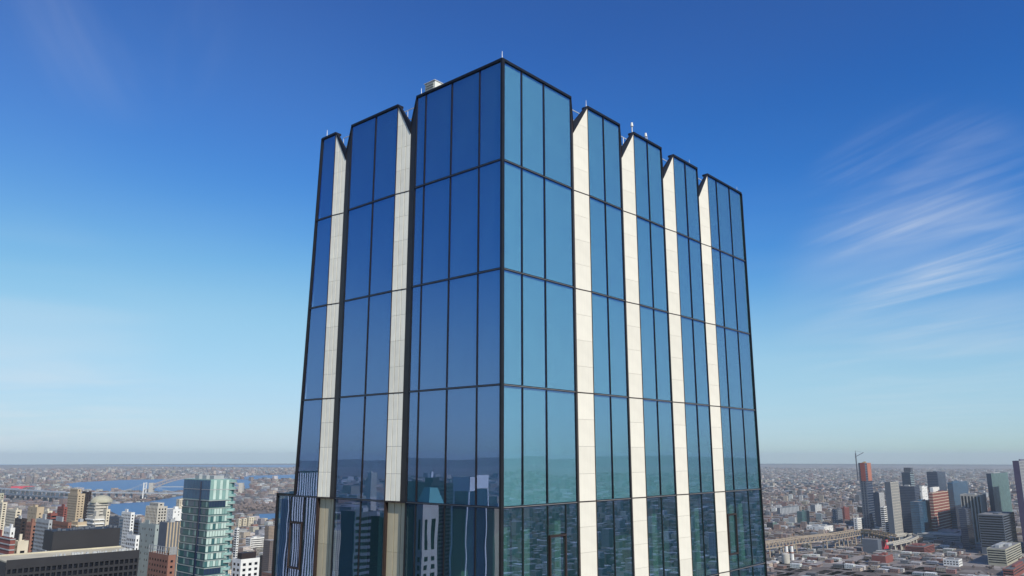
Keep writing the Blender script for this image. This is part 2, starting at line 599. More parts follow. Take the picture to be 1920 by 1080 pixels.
def stone_rows(side, A, B, rows, mat, ribs, slope=None, per=4):
    g = .004 if ribs == 1 else .005
    for r in rows:
        z1, z0 = ZL[r], ZL[r + 1]
        for k in range(per):
            a = z0 + (z1 - z0) * k / per + (.025 if k == 0 else g)
            c = z0 + (z1 - z0) * (k + 1) / per - (.025 if k == per - 1 else g)
            mb = MB(); T = math.dist(A, B)
            for j in range(ribs):
                t0 = j / ribs + (.018 / T if j else .0); t1 = (j + 1) / ribs - (.018 / T if j < ribs - 1 else .0)
                po = [(t0, a), (t1, a), (t1, c), (t0, c)]
                if slope:
                    po = clip_line(po, *slope)
                prism(mb, side, po, A, B, .05)
            if mb.v:
                o = W(side, (A[0] + B[0]) / 2, 0, (a + c) / 2)
                mb.build('stone_panel', M[mat], TOWER, o)


def bar(side, name, s0, s1, z0, z1, d0, d1, mat, parent=None):
    mb = MB(); wbox(mb, side, s0, s1, d0, d1, z0, z1)
    return mb.build(name, M[mat], parent or TOWER, W(side, (s0 + s1) / 2, (d0 + d1) / 2, (z0 + z1) / 2))


def transom(side, s0, s1, z):
    """double line: two dark rails with a grey gasket between them"""
    mb = MB()
    wbox(mb, side, s0, s1, -.02, .09, z + .014, z + .038, 0)
    wbox(mb, side, s0, s1, -.02, .09, z - .038, z - .014, 0)
    wbox(mb, side, s0, s1, -.006, .09, z - .0139, z + .0139, 1)
    mb.build('transom', [M['black'], M['greyline']], TOWER, W(side, (s0 + s1) / 2, 0, z))


def op_window(side, s0, s1, z0, z1):
    """opening light: dark frame with a pane inside it"""
    mb = MB(); w = .085
    wbox(mb, side, s0 + .02, s0 + w, -.07, .08, z0, z1); wbox(mb, side, s1 - w, s1 - .02, -.07, .08, z0, z1)
    wbox(mb, side, s0 + w, s1 - w, -.068, .08, z1 - w, z1 - .002); wbox(mb, side, s0 + w, s1 - w, -.068, .08, z0 + .002, z0 + w)
    f = mb.build('opening_window', M['bronze'], TOWER, W(side, (s0 + s1) / 2, 0, (z0 + z1) / 2))
    pane(side, s0 + w, s1 - w, z0 + w, z1 - w, 'vision', f, 'pane', .004, .012)


ROWS = range(7)
RIB = .05
for side in 'LR':
    for bi, bay in enumerate(BAYS[side]):
        for r in ROWS:
            z1, z0 = ZL[r], ZL[r + 1]
            mat = 'glass' if r < 4 else 'vision'
            cols = bay
            if side == 'L' and bi == 2:
                cols = [11.42, 12.45, 13.53, 14.69] if r >= 4 else None
            if cols is None:                        # single leaning column
                mb = MB(); g = .028
                po = [(11.42 + g, z0 + g), (s_end(z0) - g, z0 + g), (s_end(z1) - g, z1 - g), (11.42 + g, z1 - g)]
                prism(mb, side, po, (0, .018), (1, .018), .024)
                mb.build('glass_pane', M[mat], TOWER, W(side, 12.2, 0, (z0 + z1) / 2))
                continue
            for ci in range(len(cols) - 1):
                s0, s1 = cols[ci], cols[ci + 1]
                wz1, wz0 = CAMH - 3.02, CAMH - 5.12
                if r == 4 and ((side == 'R' and bi == 0 and ci == 2) or (side == 'R' and bi == 4 and ci == 0) or (side == 'L' and bi == 2 and ci == 1)):
                    sm = 3.90 if (side == 'R' and bi == 0) else s1
                    if sm < s1:
                        pane(side, sm, s1, z0, z1, mat)
                        bar(side, 'mullion', sm - .021, sm + .021, z0 + .055, z1 - .055, -.016, .08, 'black')
                    pane(side, s0, sm, wz1, z1, mat)
                    op_window(side, s0 + .03, sm - .03, wz0, wz1)
                    pane(side, s0, sm, z0, wz0, mat)
                else:
                    pane(side, s0, s1, z0, z1, mat)
        # mullions and transoms of this bay
        s0 = bay[0]; s1 = bay[-1] if bay[-1] else None
        for s in bay[1:-1]:
            for r in ROWS:
                bar(side, 'mullion', s - .021, s + .021, ZL[r + 1] + .055, ZL[r] - .055, -.016, .08, 'black')
        # shadow boxes behind the four upper rows: pale panels, black ribs added to block raking sun
        for r in range(4):
            z1, z0 = ZL[r] - (.05 if r == 0 else .01), ZL[r + 1] + .01
            cs = bay if bay[-1] else [bay[0], s_end(z1)]
            for ci in range(len(cs) - 1):
                a_, b_ = cs[ci] + (.03 if cs[ci] else .085), cs[ci + 1] - .03
                mb = MB(); wbox(mb, side, a_, b_, .069, .082, z0, z1, 0)
                k_ = int((b_ - a_) / RIB)
                for q in range(k_ + 1):
                    x_ = a_ + (b_ - a_ - .006) * q / k_
                    wbox(mb, side, x_, x_ + .006, .069 - RIB * .25, .0695, z0 + .002, z1 - .002, 1)
                tag(mb.build('shading_rib_box', [M['shadowbox'], M['backing']], TOWER, W(side, (a_ + b_) / 2, .07, (z0 + z1) / 2)), kind='stuff')
        if side == 'L' and bi == 2:
            for s in (12.45, 13.53):
                for r in (4, 5, 6):
                    bar(side, 'mullion', s - .021, s + .021, ZL[r + 1] + .055, ZL[r] - .055, -.016, .08, 'black')
            bar(side, 'edge_trim', 14.66, 14.74, ZL[7], ZL[4] + .06, -.055, .1, 'black')
            mb = MB()                               # leaning end trim
            po = [(s_end(ZL[4]) - .03, ZL[4] + .06), (s_end(ZL[4]) + .05, ZL[4] + .06), (s_end(ZT) + .05, ZT), (s_end(ZT) - .03, ZT)]
            prism(mb, side, po, (0, -.055), (1, -.055), .2)
            mb.build('edge_trim', M['black'], TOWER, W(side, 12.9, 0, ZT))
        for r in range(1, 8):
            e = s1 if s1 else (s_end(ZL[r]) if r < 4 else 14.69)
            transom(side, s0 + (.05 if s0 else .09), e - .03, ZL[r])
        e = s1 if s1 else s_end(ZT)
        # coping along the roofline and the parapet behind the top panes
        bar(side, 'coping', s0 + (0 if s0 else .10), e, ZT - .075, ZT + .03, -.045, .32, 'black')
        # jambs at the bay's ends
        if s0:
            bar(side, 'edge_trim', s0 - .012, s0 + .03, ZL[7], ZT - .075, -.02, .1, 'bronze')
        if s1 and not (side == 'R' and bi == 4):
            bar(side, 'edge_trim', s1 - .035, s1 + .012, ZL[7], ZT - .075, -.02, .1, 'black')
    if side == 'R':
        bar(side, 'edge_trim', 22.37, 22.45, ZL[7], ZT - .075, -.055, .5, 'black')
    # folded notches
    for sE, si, di, sF in NOTCH[side]:
        A, B = (si, di), (sF - .015, .0)
        top = (ZT - 1.66, ZT - .10)
        if side == 'R':
            stone_rows(side, A, B, range(7), 'stone', 1, top)
        else:
            stone_rows(side, A, B, range(4), 'stone_b', 3, top)
        bot = ZL[7] if side == 'R' else ZL[4]
        mb = MB()                                   # dark inner leaf of the fold
        prism(mb, side, [(0, bot), (1, bot), (1, ZT - 1.12), (0, ZT - .02)], (sE + .013, .0), (si - .002, di), .05)
        mb.build('fold_panel', M['bronze'], TOWER, W(side, sE, 0, ZT - 10))
        for r in range(1, 8 if side == 'R' else 5):  # line across the stone at every floor
            mb = MB(); z = ZL[r]
            prism(mb, side, [(0, z - .022), (1, z - .022), (1, z + .022), (0, z + .022)], (A[0], A[1] - .012), (B[0], B[1] - .012), .06)
            mb.build('transom', M['bronze'], TOWER, W(side, sF, 0, z))
        # sloping copings on both sides of the notch
        mb = MB()
        prism(mb, side, [(0, ZT - 1.64), (1, ZT - .085), (1, ZT + .03), (0, ZT - 1.16)], (A[0], A[1] - .03), (B[0], -.03), .13)
        mb.build('sloped_coping', M['black'], TOWER, W(side, sF, 0, ZT))
        mb = MB()
        prism(mb, side, [(0, ZT - .16), (1, ZT - 1.34), (1, ZT - 1.16), (0, ZT + .03)], (sE + .002, -.03), (si, di - .03), .10)
        mb.build('sloped_coping', M['black'], TOWER, W(side, sE, 0, ZT))
        if side == 'L':                             # plain recess below the fold
            stone_rows(side, (sE, .14), (sF - .04, .14), (4, 5, 6), 'stone_low', 3, None, 2)
            bar(side, 'reveal', sF - .04, sF - .013, ZL[7], ZL[4] - .04, .0, .22, 'brown')
            bar(side, 'reveal', sE + .013, sE + .03, ZL[7], ZL[4] - .04, .0, .135, 'brown')
            bar(side, 'soffit', sE + .013, sF - .013, ZL[4] - .038, ZL[4] - .002, -.02, .44, 'bronze')
# corner post: two black ribs with a pale seam
mb = MB()
wbox(mb, 'L', -.055, .045, -.055, .09, ZL[7], ZT - .0761)
mb.build('corner_post', M['black'], TOWER, W('L', 0, 0, ZT))
bar('R', 'corner_post', .047, .067, ZL[7], ZT - .077, -.035, .05, 'greyline')
bar('R', 'corner_post', .069, .10, ZL[7], ZT - .077, -.05, .06, 'black')
mb = MB(); wbox(mb, 'L', -.05, .33, -.05, .33, ZT - .076, ZT + .032)
mb.build('coping', M['black'], TOWER, W('L', 0, 0, ZT))
for side, e_ in (('L', 12.4), ('R', 22.3)):
    bar(side, 'parapet', .56, e_, ZT - 1.95, ZT - 1.35, .53, .70, 'backing')
# podium coping, body, slabs, interior
bar('L', 'coping', 13.30, 14.74, ZL[4] + .053, ZL[4] + .10, -.06, 3.0, 'black')


def plan(a0, a1, b0, b1, z0, z1, mat, name, top=None):
    mb = MB(); o = C0 + LD * a0 + RD * b0
    mb.obox(o, LD * (a1 - a0), RD * (b1 - b0), z0, z1, 0, 1 if top else None)
    c = o + LD * (a1 - a0) / 2 + RD * (b1 - b0) / 2
    return mb.build(name, [M[mat]] + ([M[top]] if top else []), TOWER, (c.x, c.y, z1))


plan(.55, 12.4, .55, 22.1, ZL[4] + .2, ZT - 1.95, 'backing', 'core_wall', 'roofing')
plan(.42, 14.4, .42, 22.1, 0, ZL[7] - .2, 'shaft', 'lower_shaft')
for r in (4, 5, 6, 7):
    plan(.46, 14.45, .46, 22.15, ZL[r] - .17, ZL[r] + .17, 'slab', 'floor_slab', 'roofing' if r == 4 else None)
plan(5.0, 11.2, 5.5, 18.5, ZL[7] + .18, ZL[4] - .18, 'inner', 'core_wall')
plan(14.5, 14.66, .2, 22.3, ZL[7] + .18, ZL[4] - .18, 'shaft', 'rear_wall')
plan(.2, 14.4, 22.2, 22.36, ZL[7] + .18, ZL[4] - .18, 'shaft', 'rear_wall')
for a, b, w in ((1.0, 1.15, .45), (1.2, 2.55, .5), (.9, 4.3, .4), (1.1, 7.0, .45), (1.1, 12.2, .45), (1.0, 16.3, .45), (1.0, 20.3, .5), (1.0, 21.5, .5),
                (3.3, 1.3, .7), (4.9, 1.1, .45), (7.8, 1.2, .6), (9.6, 1.1, .45), (13.4, 1.2, .5), (1.9, 3.6, .3)):
    plan(a, a + w, b, b + w, ZL[7] + .18, ZL[4] - .18, 'curtain', 'column')
for a0, a1, b0, b1 in ((2.4, 4.95, 4.7, 4.85), (2.4, 2.55, 9.0, 16.0), (6.0, 9.5, 2.6, 2.75)):
    plan(a0, a1, b0, b1, ZL[7] + .18, ZL[4] - .18, 'inner', 'partition')

# ------------------------------------------------------------------ on the roof of the tower


def rod(side, s, d, z0, h, r=.018):
    mb = MB(); p = W(side, s, d, 0)
    mb.cyl((p.x, p.y), r, z0, z0 + h, 0, 8, r * .5)
    mb.cyl((p.x, p.y), r * 2.2, z0, z0 + .07, 0, 8)
    mb.build('lightning_rod', M['steel'], TOWER, (p.x, p.y, z0))


for side, s, d, h in (('L', .06, .06, .36), ('L', 12.35, .1, .42), ('L', 5.15, .15, .40), ('R', 6.08, .12, .36), ('R', 5.1, 2.5, .9),
                      ('R', 11.6, .15, .30), ('R', 16.1, .15, .35), ('R', 22.1, .12, .33), ('R', 14.0, .9, .6)):
    rod(side, s, d, ZT + .03, h)
bar('L', 'coping_bracket', 12.56, 12.85, ZT - .10, ZT - .05, .1, .16, 'black')


def rail(side, s0, s1, d, z0, z1):
    mb = MB()
    for z in (z0 + (z1 - z0) * .5, z1):
        mb.bar(W(side, s0, d, z), W(side, s1, d, z), .035)
    k = max(2, int((s1 - s0) / 1.2))
    for i in range(k + 1):
        s = s0 + (s1 - s0) * i / k
        mb.bar(W(side, s, d, z0 - .6), W(side, s, d, z1), .03)
    return mb.build('guard_rail', M['steel'], TOWER, W(side, s0, d, z0))


rail('L', 4.4, 12.0, .9, ZT - .9, ZT + .15)
rail('R', 4.3, 21.5, .9, ZT - .9, ZT + .12)

t = empty('rooftop_unit', W('L', 5.2, .75, ZT - 1.95))
tag(t, 'small cream plant housing with grey louvred side on the tower roof', 'roof unit')
mb = MB(); wbox(mb, 'L', 4.90, 5.58, .75, 1.35, ZT - 1.95, ZT + .98); mb.build('housing', M['unit'], t, W('L', 4.1, .75, ZT))
mb = MB()
for i in range(6):
    z = ZT + .22 + i * .12
    wbox(mb, 'L', 4.98, 5.50, .70, .748, z, z + .075)
mb.build('louver', M['louver'], t, W('L', 4.1, .75, ZT))
mb = MB(); wbox(mb, 'L', 4.87, 5.61, .70, 1.40, ZT + .98, ZT + 1.02); mb.build('lid', M['steel'], t, W('L', 4.1, .75, ZT))

t = empty('stair_bulkhead', W('R', 5.4, 2.0, ZT - 1.95))
tag(t, 'cream rooftop bulkhead showing in the first notch right of the corner', 'bulkhead')
mb = MB(); wbox(mb, 'R', 5.45, 7.2, 2.0, 4.0, ZT - 1.95, ZT + 1.15); mb.build('housing', M['unit'], t, W('R', 5.4, 2, ZT))
mb = MB(); wbox(mb, 'R', 5.40, 7.25, 1.95, 4.05, ZT + 1.15, ZT + 1.2); mb.build('lid', M['steel'], t, W('R', 5.4, 2, ZT))

t = empty('access_crane', W('R', 10.2, 1.6, ZT - 1.95))
tag(t, 'window cleaning crane arm peeking out of the second notch of the right facade', 'crane')
mb = MB(); wbox(mb, 'R', 9.9, 10.7, 1.5, 2.3, ZT - 1.95, ZT - .3); mb.build('carriage', M['steel'], t, W('R', 10, 1.5, ZT))
mb = MB(); mb.bar(W('R', 10.1, 1.2, ZT + .2), W('R', 11.3, 3.4, ZT + .55), .4, .5); mb.build('jib', M['unit'], t, W('R', 10, 1.5, ZT))
mb = MB(); mb.bar(W('R', 10.35, 1.7, ZT - .3), W('R', 10.35, 1.7, ZT + .2), .18); mb.build('mast', M['steel'], t, W('R', 10, 1.5, ZT))

for k, (s, d, h, lab) in enumerate(((10.12, .15, .42, 'white weather sensor on a short mast left of the third right bay'), (11.45, .15, .28, 'small white weather sensor above the middle of the third right bay'))):
    t = empty('weather_sensor', W('R', s, d, ZT)); tag(t, lab, 'sensor', 'sensors on the tower roof')
    p = W('R', s, d, 0)
    mb = MB(); mb.cyl((p.x, p.y), .03, ZT - .3, ZT + h, 0, 8); mb.build('mast', M['steel'], t, (p.x, p.y, ZT))
    mb = MB(); mb.cyl((p.x, p.y), .075, ZT + h, ZT + h + .2, 0, 12, .05); mb.build('head', M['unit'], t, (p.x, p.y, ZT))
mb = MB(); p = W('R', 14.2, 1.3, 0)
mb.cyl((p.x, p.y), .35, ZT - 1.6, ZT - .25, 0, 12); mb.cyl((p.x, p.y), .22, ZT - .25, ZT + .1, 0, 12, .12)
tag(mb.build('exhaust_fan', M['black'], None, (p.x, p.y, ZT - 1.95)), 'black exhaust fan behind the third notch of the right facade', 'fan')

# ------------------------------------------------------------------ city materials
def citywall(name, attr):
    """walls of far blocks: own colour, rows of small openings too far off to be told apart"""
    m, nt, n, l, b = newmat(name)
    if attr:
        at = N(n, 'ShaderNodeAttribute'); at.attribute_name = 'Col'; col = at.outputs['Color']
    else:
        oi = N(n, 'ShaderNodeObjectInfo'); col = oi.outputs['Color']
    geo = N(n, 'ShaderNodeNewGeometry')
    rot = N(n, 'ShaderNodeVectorRotate', rotation_type='Z_AXIS'); rot.inputs['Angle'].default_value = -RZ['R']
    l.new(geo.outputs['Position'], rot.inputs['Vector'])
    sp = N(n, 'ShaderNodeSeparateXYZ'); l.new(rot.outputs[0], sp.inputs[0])
    sn = N(n, 'ShaderNodeSeparateXYZ'); l.new(geo.outputs['Normal'], sn.inputs[0])

    def mth(op, a, bb=None):
        q = N(n, 'ShaderNodeMath', operation=op)
        for i, v in enumerate((a, bb)):
            if v is None: continue
            if isinstance(v, (int, float)): q.inputs[i].default_value = v
            else: l.new(v, q.inputs[i])
        return q.outputs[0]
    u = mth('ADD', sp.outputs[0], sp.outputs[1])
    fu = mth('FRACT', mth('MULTIPLY', u, 1 / 3.4)); fz = mth('FRACT', mth('MULTIPLY', sp.outputs[2], 1 / 3.3))
    win = mth('MULTIPLY', mth('GREATER_THAN', fu, .48), mth('GREATER_THAN', fz, .45))
    side = mth('LESS_THAN', mth('ABSOLUTE', sn.outputs[2]), .5)
    win = mth('MULTIPLY', win, side)
    nz = N(n, 'ShaderNodeTexNoise'); nz.inputs['Scale'].default_value = .09; nz.inputs['Detail'].default_value = 4
    l.new(geo.outputs['Position'], nz.inputs['Vector'])
    mr = N(n, 'ShaderNodeMapRange'); l.new(nz.outputs[0], mr.inputs[0]); mr.inputs[3].default_value = .7; mr.inputs[4].default_value = 1.3
    mx = N(n, 'ShaderNodeMix', data_type='RGBA', blend_type='MULTIPLY'); mx.inputs['Factor'].default_value = 1
    l.new(col, mx.inputs['A']); l.new(mr.outputs[0], mx.inputs['B'])
    m2 = N(n, 'ShaderNodeMix', data_type='RGBA'); l.new(win, m2.inputs['Factor'])
    l.new(mx.outputs['Result'], m2.inputs['A']); m2.inputs['B'].default_value = (.035, .04, .05, 1)
    l.new(m2.outputs['Result'], b.inputs['Base Color'])
    b.inputs['Roughness'].default_value = .8; b.inputs['Specular IOR Level'].default_value = .25
    return m


M['city'] = citywall('city_blocks', True)
M['house'] = citywall('house_wall', False)
M['win'] = plain('far_window', (.007, .008, .012), .15, .3, .3, spec=.4)
M['winblue'] = plain('blue_window', (.035, .06, .09), .12, .35, .2, spec=.8)
M['roof_pale'] = plain('pale_roof', (.48, .46, .42), .9, .25, .15)
M['roof_dark'] = plain('dark_roof', (.10, .10, .10), .9, .3, .15)
M['tar'] = plain('tar_roof', (.20, .19, .18), .9, .3, .12)


def cmat(key, col, rough=.75, var=.12, scale=.12, spec=.35, metal=0):
    if key not in M:
        M[key] = plain(key, col, rough, var, scale, metal, spec)
    return M[key]


cmat('cream', (.60, .53, .40)); cmat('tan', (.42, .33, .22)); cmat('brick', (.24, .115, .08)); cmat('redbrick', (.22, .07, .055))
cmat('white', (.72, .71, .67)); cmat('grey', (.34, .35, .35)); cmat('slate', (.10, .115, .14)); cmat('charcoal', (.026, .0255, .029), .55)
cmat('concrete', (.45, .42, .36)); cmat('brown', (.20, .13, .09)); cmat('olive', (.38, .36, .27)); cmat('greengrey', (.30, .34, .32))
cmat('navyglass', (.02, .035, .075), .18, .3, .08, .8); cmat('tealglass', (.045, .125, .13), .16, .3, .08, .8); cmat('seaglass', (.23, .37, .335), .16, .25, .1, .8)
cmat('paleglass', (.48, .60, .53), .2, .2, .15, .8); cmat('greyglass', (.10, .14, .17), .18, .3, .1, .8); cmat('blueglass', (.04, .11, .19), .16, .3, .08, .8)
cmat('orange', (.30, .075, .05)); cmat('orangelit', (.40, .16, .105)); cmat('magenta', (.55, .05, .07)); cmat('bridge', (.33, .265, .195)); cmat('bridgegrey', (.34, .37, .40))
cmat('ochre', (.42, .27, .13)); cmat('purple', (.07, .05, .10), .3)

LM = []        # footprints of placed buildings: (centre, radius)


def solve_len(c, d, u, v):
    """how far along direction d from ground point c until the pixel column u (at row v) is reached"""
    r = vdir(u, v); rx, ry = r.x, r.y
    den = d.x * ry - d.y * rx
    return -(c.x * ry - c.y * rx) / den


def face_frame(c, which, ll, lr):
    """origin, along, outward normal, length"""
    return (c, LD, -RD, ll) if which == 'L' else (c, RD, -LD, lr)


def wins(mb, o, al, nn, ln, z0, z1, cw, fh, wr, hr, m=0, off=.06, skip=0.0, edge=.6):
    k = max(1, int((ln - 2 * edge) / cw)); cw = (ln - 2 * edge) / k
    f = max(1, int((z1 - z0) / fh))
    for i in range(k):
        for j in range(f):
            if skip and rng.random() < skip: continue
            s0 = edge + i * cw + cw * (1 - wr) / 2; s1 = s0 + cw * wr
            za = z1 - (j + 1) * fh + fh * (1 - hr) / 2; zb = za + fh * hr
            P = [o + al * s0 + nn * off, o + al * s1 + nn * off]
            a, b_ = P if (al.x * nn.y - al.y * nn.x) < 0 else P[::-1]
            mb.quad((a.x, a.y, za), (b_.x, b_.y, za), (b_.x, b_.y, zb), (a.x, a.y, zb), m)


def bands(mb, o, al, nn, ln, z0, z1, fh, hr, depth, m=0):
    f = max(1, int((z1 - z0) / fh))
    for j in range(f):
        zb = z1 - j * fh; za = zb - fh * hr
        mb.obox(o - nn * .05, al * ln, nn * (depth + .05), za, zb, m)


def fins(mb, o, al, nn, ln, z0, z1, cw, w, depth, m=0):
    k = max(1, int(ln / cw))
    for i in range(k + 1):
        s = (ln - w) * i / k
        mb.obox(o + al * s - nn * .05, al * w, nn * (depth + .05), z0, z1, m)


def block(name, label, px, ytop, dist, wall, style=('grid',), cat='building', roof='tar', left=None, win='win',
          cw=3.4, fh=3.4, wr=.5, hr=.5, group=None, vis=95, bulk=1, body=None, right_style=None, z_base=0.0, parapet=1.0):
    """a building seen corner-on: px = (left edge, near corner, right edge) at its roofline, at a real distance"""
    x0, xc, x1 = px
    if isinstance(dist, tuple):                   # foot of the near corner given instead: stands where that foot meets the ground
        g = ray_at_z(xc, dist[0], 0); dist = math.hypot(g.x, g.y)
    c3 = at_dist(xc, ytop, dist); c = Vector((c3.x, c3.y)); zt = c3.z
    ll = max(3.0, solve_len(c, LD, x0, ytop)); lr = max(3.0, solve_len(c, RD, x1, ytop))
    return block_at(name, label, c, ll, lr, zt, wall, style, cat, roof, left, win, cw, fh, wr, hr, group, vis, bulk, right_style, z_base, parapet)


def block_at(name, label, c, ll, lr, zt, wall, style=('grid',), cat='building', roof='tar', left=None, win='win',
             cw=3.4, fh=3.4, wr=.5, hr=.5, group=None, vis=95, bulk=1, right_style=None, z_base=0.0, parapet=1.0):
    LM.append((c + LD * ll / 2 + RD * lr / 2, max(ll, lr) * .62))
    root = empty(name, (c.x, c.y, z_base)); tag(root, label, cat, group)
    og = (c.x, c.y, z_base)
    mb = MB(); mb.obox(c, LD * ll, RD * lr, z_base, zt - parapet)
    mb.build('wall', M[wall], root, og)
    mb = MB(); i = .35                          # parapet ring, roof sheet, bulkheads
    for a0, a1, b0, b1 in ((0, ll, 0, i), (0, ll, lr - i, lr), (0, i, i, lr - i), (ll - i, ll, i, lr - i)):
        mb.obox(c + LD * a0 + RD * b0, LD * (a1 - a0), RD * (b1 - b0), zt - parapet, zt, 0)
    mb.obox(c + LD * i + RD * i, LD * (ll - 2 * i), RD * (lr - 2 * i), zt - parapet, zt - parapet + .2, 1)
    rf = mb.build('roof', [M[wall], M[roof]], root, og)
    if bulk:
        mb = MB()
        for q in range(bulk):
            a, b_ = rng.uniform(.15, .55), rng.uniform(.15, .55)
            wa, wb, h = rng.uniform(.2, .4) * ll, rng.uniform(.2, .4) * lr, rng.uniform(2.5, 5.5)
            mb.obox(c + LD * a * ll + RD * b_ * lr, LD * wa, RD * wb, zt - parapet, zt - parapet + h + .1 * q)
        mb.build('bulkhead', M[wall if rng.random() < .6 else 'grey'], rf, og)
    zb = max(z_base + 2, zt - vis)
    for w in 'LR':
        st = style if (w == 'L' or right_style is None) else right_style
        o, al, nn, ln = face_frame(c, w, ll, lr)
        for s in st:
            mb = MB()
            if s == 'grid':
                wins(mb, o, al, nn, ln, zb, zt - 2.2, cw, fh, wr, hr); nm, mt = 'windows', win
            elif s == 'sparse':
                wins(mb, o, al, nn, ln, zb, zt - 2.2, cw, fh, wr, hr, skip=.45); nm, mt = 'windows', win
            elif s == 'ribbon':
                wins(mb, o, al, nn, ln, zb, zt - 2.0, ln, fh, .97, hr); nm, mt = 'windows', win
            elif s == 'bands':
                bands(mb, o, al, nn, ln, zb, zt - .2, fh, .22, .35); nm, mt = 'floor_bands', left or 'grey'
            elif s == 'balcony':
                bands(mb, o, al, nn, ln, zb, zt - 3, fh, .30, 1.5); nm, mt = 'balconies', left or 'concrete'
            elif s == 'fins':
                fins(mb, o, al, nn, ln, zb, zt + .2, cw, cw * .4, .5); nm, mt = 'piers', left or wall
            elif s == 'columns':
                wins(mb, o, al, nn, ln, zb, zt - 2.5, cw, zt - 2.5 - zb, wr, .97); nm, mt = 'windows', win
            else:
                continue
            if mb.v:
                tag(mb.build(nm, M[mt], root, og), kind='stuff')
    return root


def upper(pname, px, ytop, ybot, dist, wall):
    """a set-back upper stage, part of the building below it"""
    root = [o for o in bpy.data.objects if o.name == pname][0]
    c3 = at_dist(px[1], ytop, dist); c = Vector((c3.x, c3.y)); z0 = at_dist(px[1], ybot, dist).z - 1.4
    ll, lr = solve_len(c, LD, px[0], ytop), solve_len(c, RD, px[2], ytop)
    mb = MB(); mb.obox(c, LD * ll, RD * lr, z0, c3.z); u = mb.build('upper_stage', M[wall], root, (c.x, c.y, z0))
    mb = MB(); wins(mb, c, LD, -RD, ll, z0 + 1.5, c3.z - 1, 4.2, 3.8, .4, .5); wins(mb, c, RD, -LD, lr, z0 + 1.5, c3.z - 1, 4.2, 3.8, .4, .5)
    tag(mb.build('windows', M['win'], u, (c.x, c.y, z0)), kind='stuff')


# ------------------------------------------------------------------ left of the tower: the nearest two buildings
# black office slab with a deep window grid
zr = 193.0
pa, pb = ray_at_z(13, 1051, zr), ray_at_z(262, 1031, zr)
A2, B2 = Vector((pa.x, pa.y)), Vector((pb.x, pb.y))
fu = (B2 - A2).normalized(); fl = (B2 - A2).length; fn = Vector((fu.y, -fu.x))       # fn faces the camera
LM.append(((A2 + B2) / 2 - fn * 15, 60))
t = empty('office_slab', (A2.x, A2.y, 0))
tag(t, 'low wide black office slab with deep window grid and black rooftop box, bottom left', 'building')
og = (A2.x, A2.y, 0)
dep = 27.0
mb = MB(); mb.obox(A2 - fn * .9, fu * fl, -fn * (dep - .9), 0, zr - 1.2); mb.build('wall', M['charcoal'], t, og)
mb = MB(); mb.obox(A2 - fn * .5, fu * fl, -fn * (dep - .9), zr - 1.2, zr - .6, 0)
mb.obox(A2, fu * fl, -fn * .5, zr - 3.0, zr, 0)
mb.obox(A2 - fn * (dep - .4), fu * fl, -fn * .4, zr - 3.0, zr, 0)
rf = mb.build('roof', [cmat('sunroof', (.50, .45, .33), .9, .2, .1)], t, og)
mb = MB(); mb.obox(A2 + fn * .02, fu * fl, -fn * .51, zr - 3.0, zr + .08); mb.build('fascia', M['charcoal'], t, og)
ncol, cwid = 25, fl / 25
NR_, fh_ = 7, 3.1
mb = MB()
for j in range(NR_ + 1):
    z = zr - 3.0 - j * fh_
    mb.obox(A2, fu * fl, -fn * .95, z - 1.05, z - .002 * j)
mb.build('spandrel', M['charcoal'], t, og)
for i in range(ncol + 1):
    mb = MB(); s = min(max(0, i * cwid - .35), fl - .7)
    mb.obox(A2 + fu * s + fn * .03, fu * .7, -fn * .98, zr - 3.0 - (NR_ + 1) * fh_, zr - 3.0)
    mb.build('pier', M['charcoal'], t, og)
wm = None
for j in range(NR_):
    z1 = zr - 3.0 - j * fh_ - 1.05; z0 = z1 - fh_ + 1.05
    for i in range(ncol):
        if wm is None:
            mb = MB(); mb.obox((-cwid / 2 + .36, -.04), (cwid - .72, 0), (0, .08), -(z1 - z0) / 2, (z1 - z0) / 2); wm = mb.mesh('window', M['win'])
        p = A2 + fu * (i + .5) * cwid - fn * .8
        link('window', wm, t, (p.x, p.y, (z0 + z1) / 2), math.atan2(fu.y, fu.x))
# rooftop plant box
q0, q1 = ray_at_z(103, 1034, zr), ray_at_z(237, 1027, zr)
Q = Vector((q0.x, q0.y)) - fn * 6
mb = MB(); mb.obox(Q, fu * (q1 - q0).length, -fn * 16, zr - .6, zr + 9.2); pb_ = mb.build('plant_box', M['charcoal'], t, og)
mb = MB()
for k in range(26):
    a = Q + fu * rng.uniform(1, (q1 - q0).length - 2) - fn * rng.uniform(1, 13)
    mb.obox(a, fu * rng.uniform(.4, 2), -fn * rng.uniform(.4, 2), zr + 9.2, zr + 9.2 + rng.uniform(.3, 1.3))
mb.build('vents', M['slate'], pb_, og)
mb = MB()
for k in range(40):
    a = A2 + fu * rng.uniform(fl * .3, fl - 3) - fn * rng.uniform(1.5, 5)
    mb.obox(a, fu * rng.uniform(.3, 1.2), -fn * rng.uniform(.3, 1.0), zr - .6, zr + rng.uniform(.1, .9))
mb.build('roof_vents', M['steel'], rf, og)

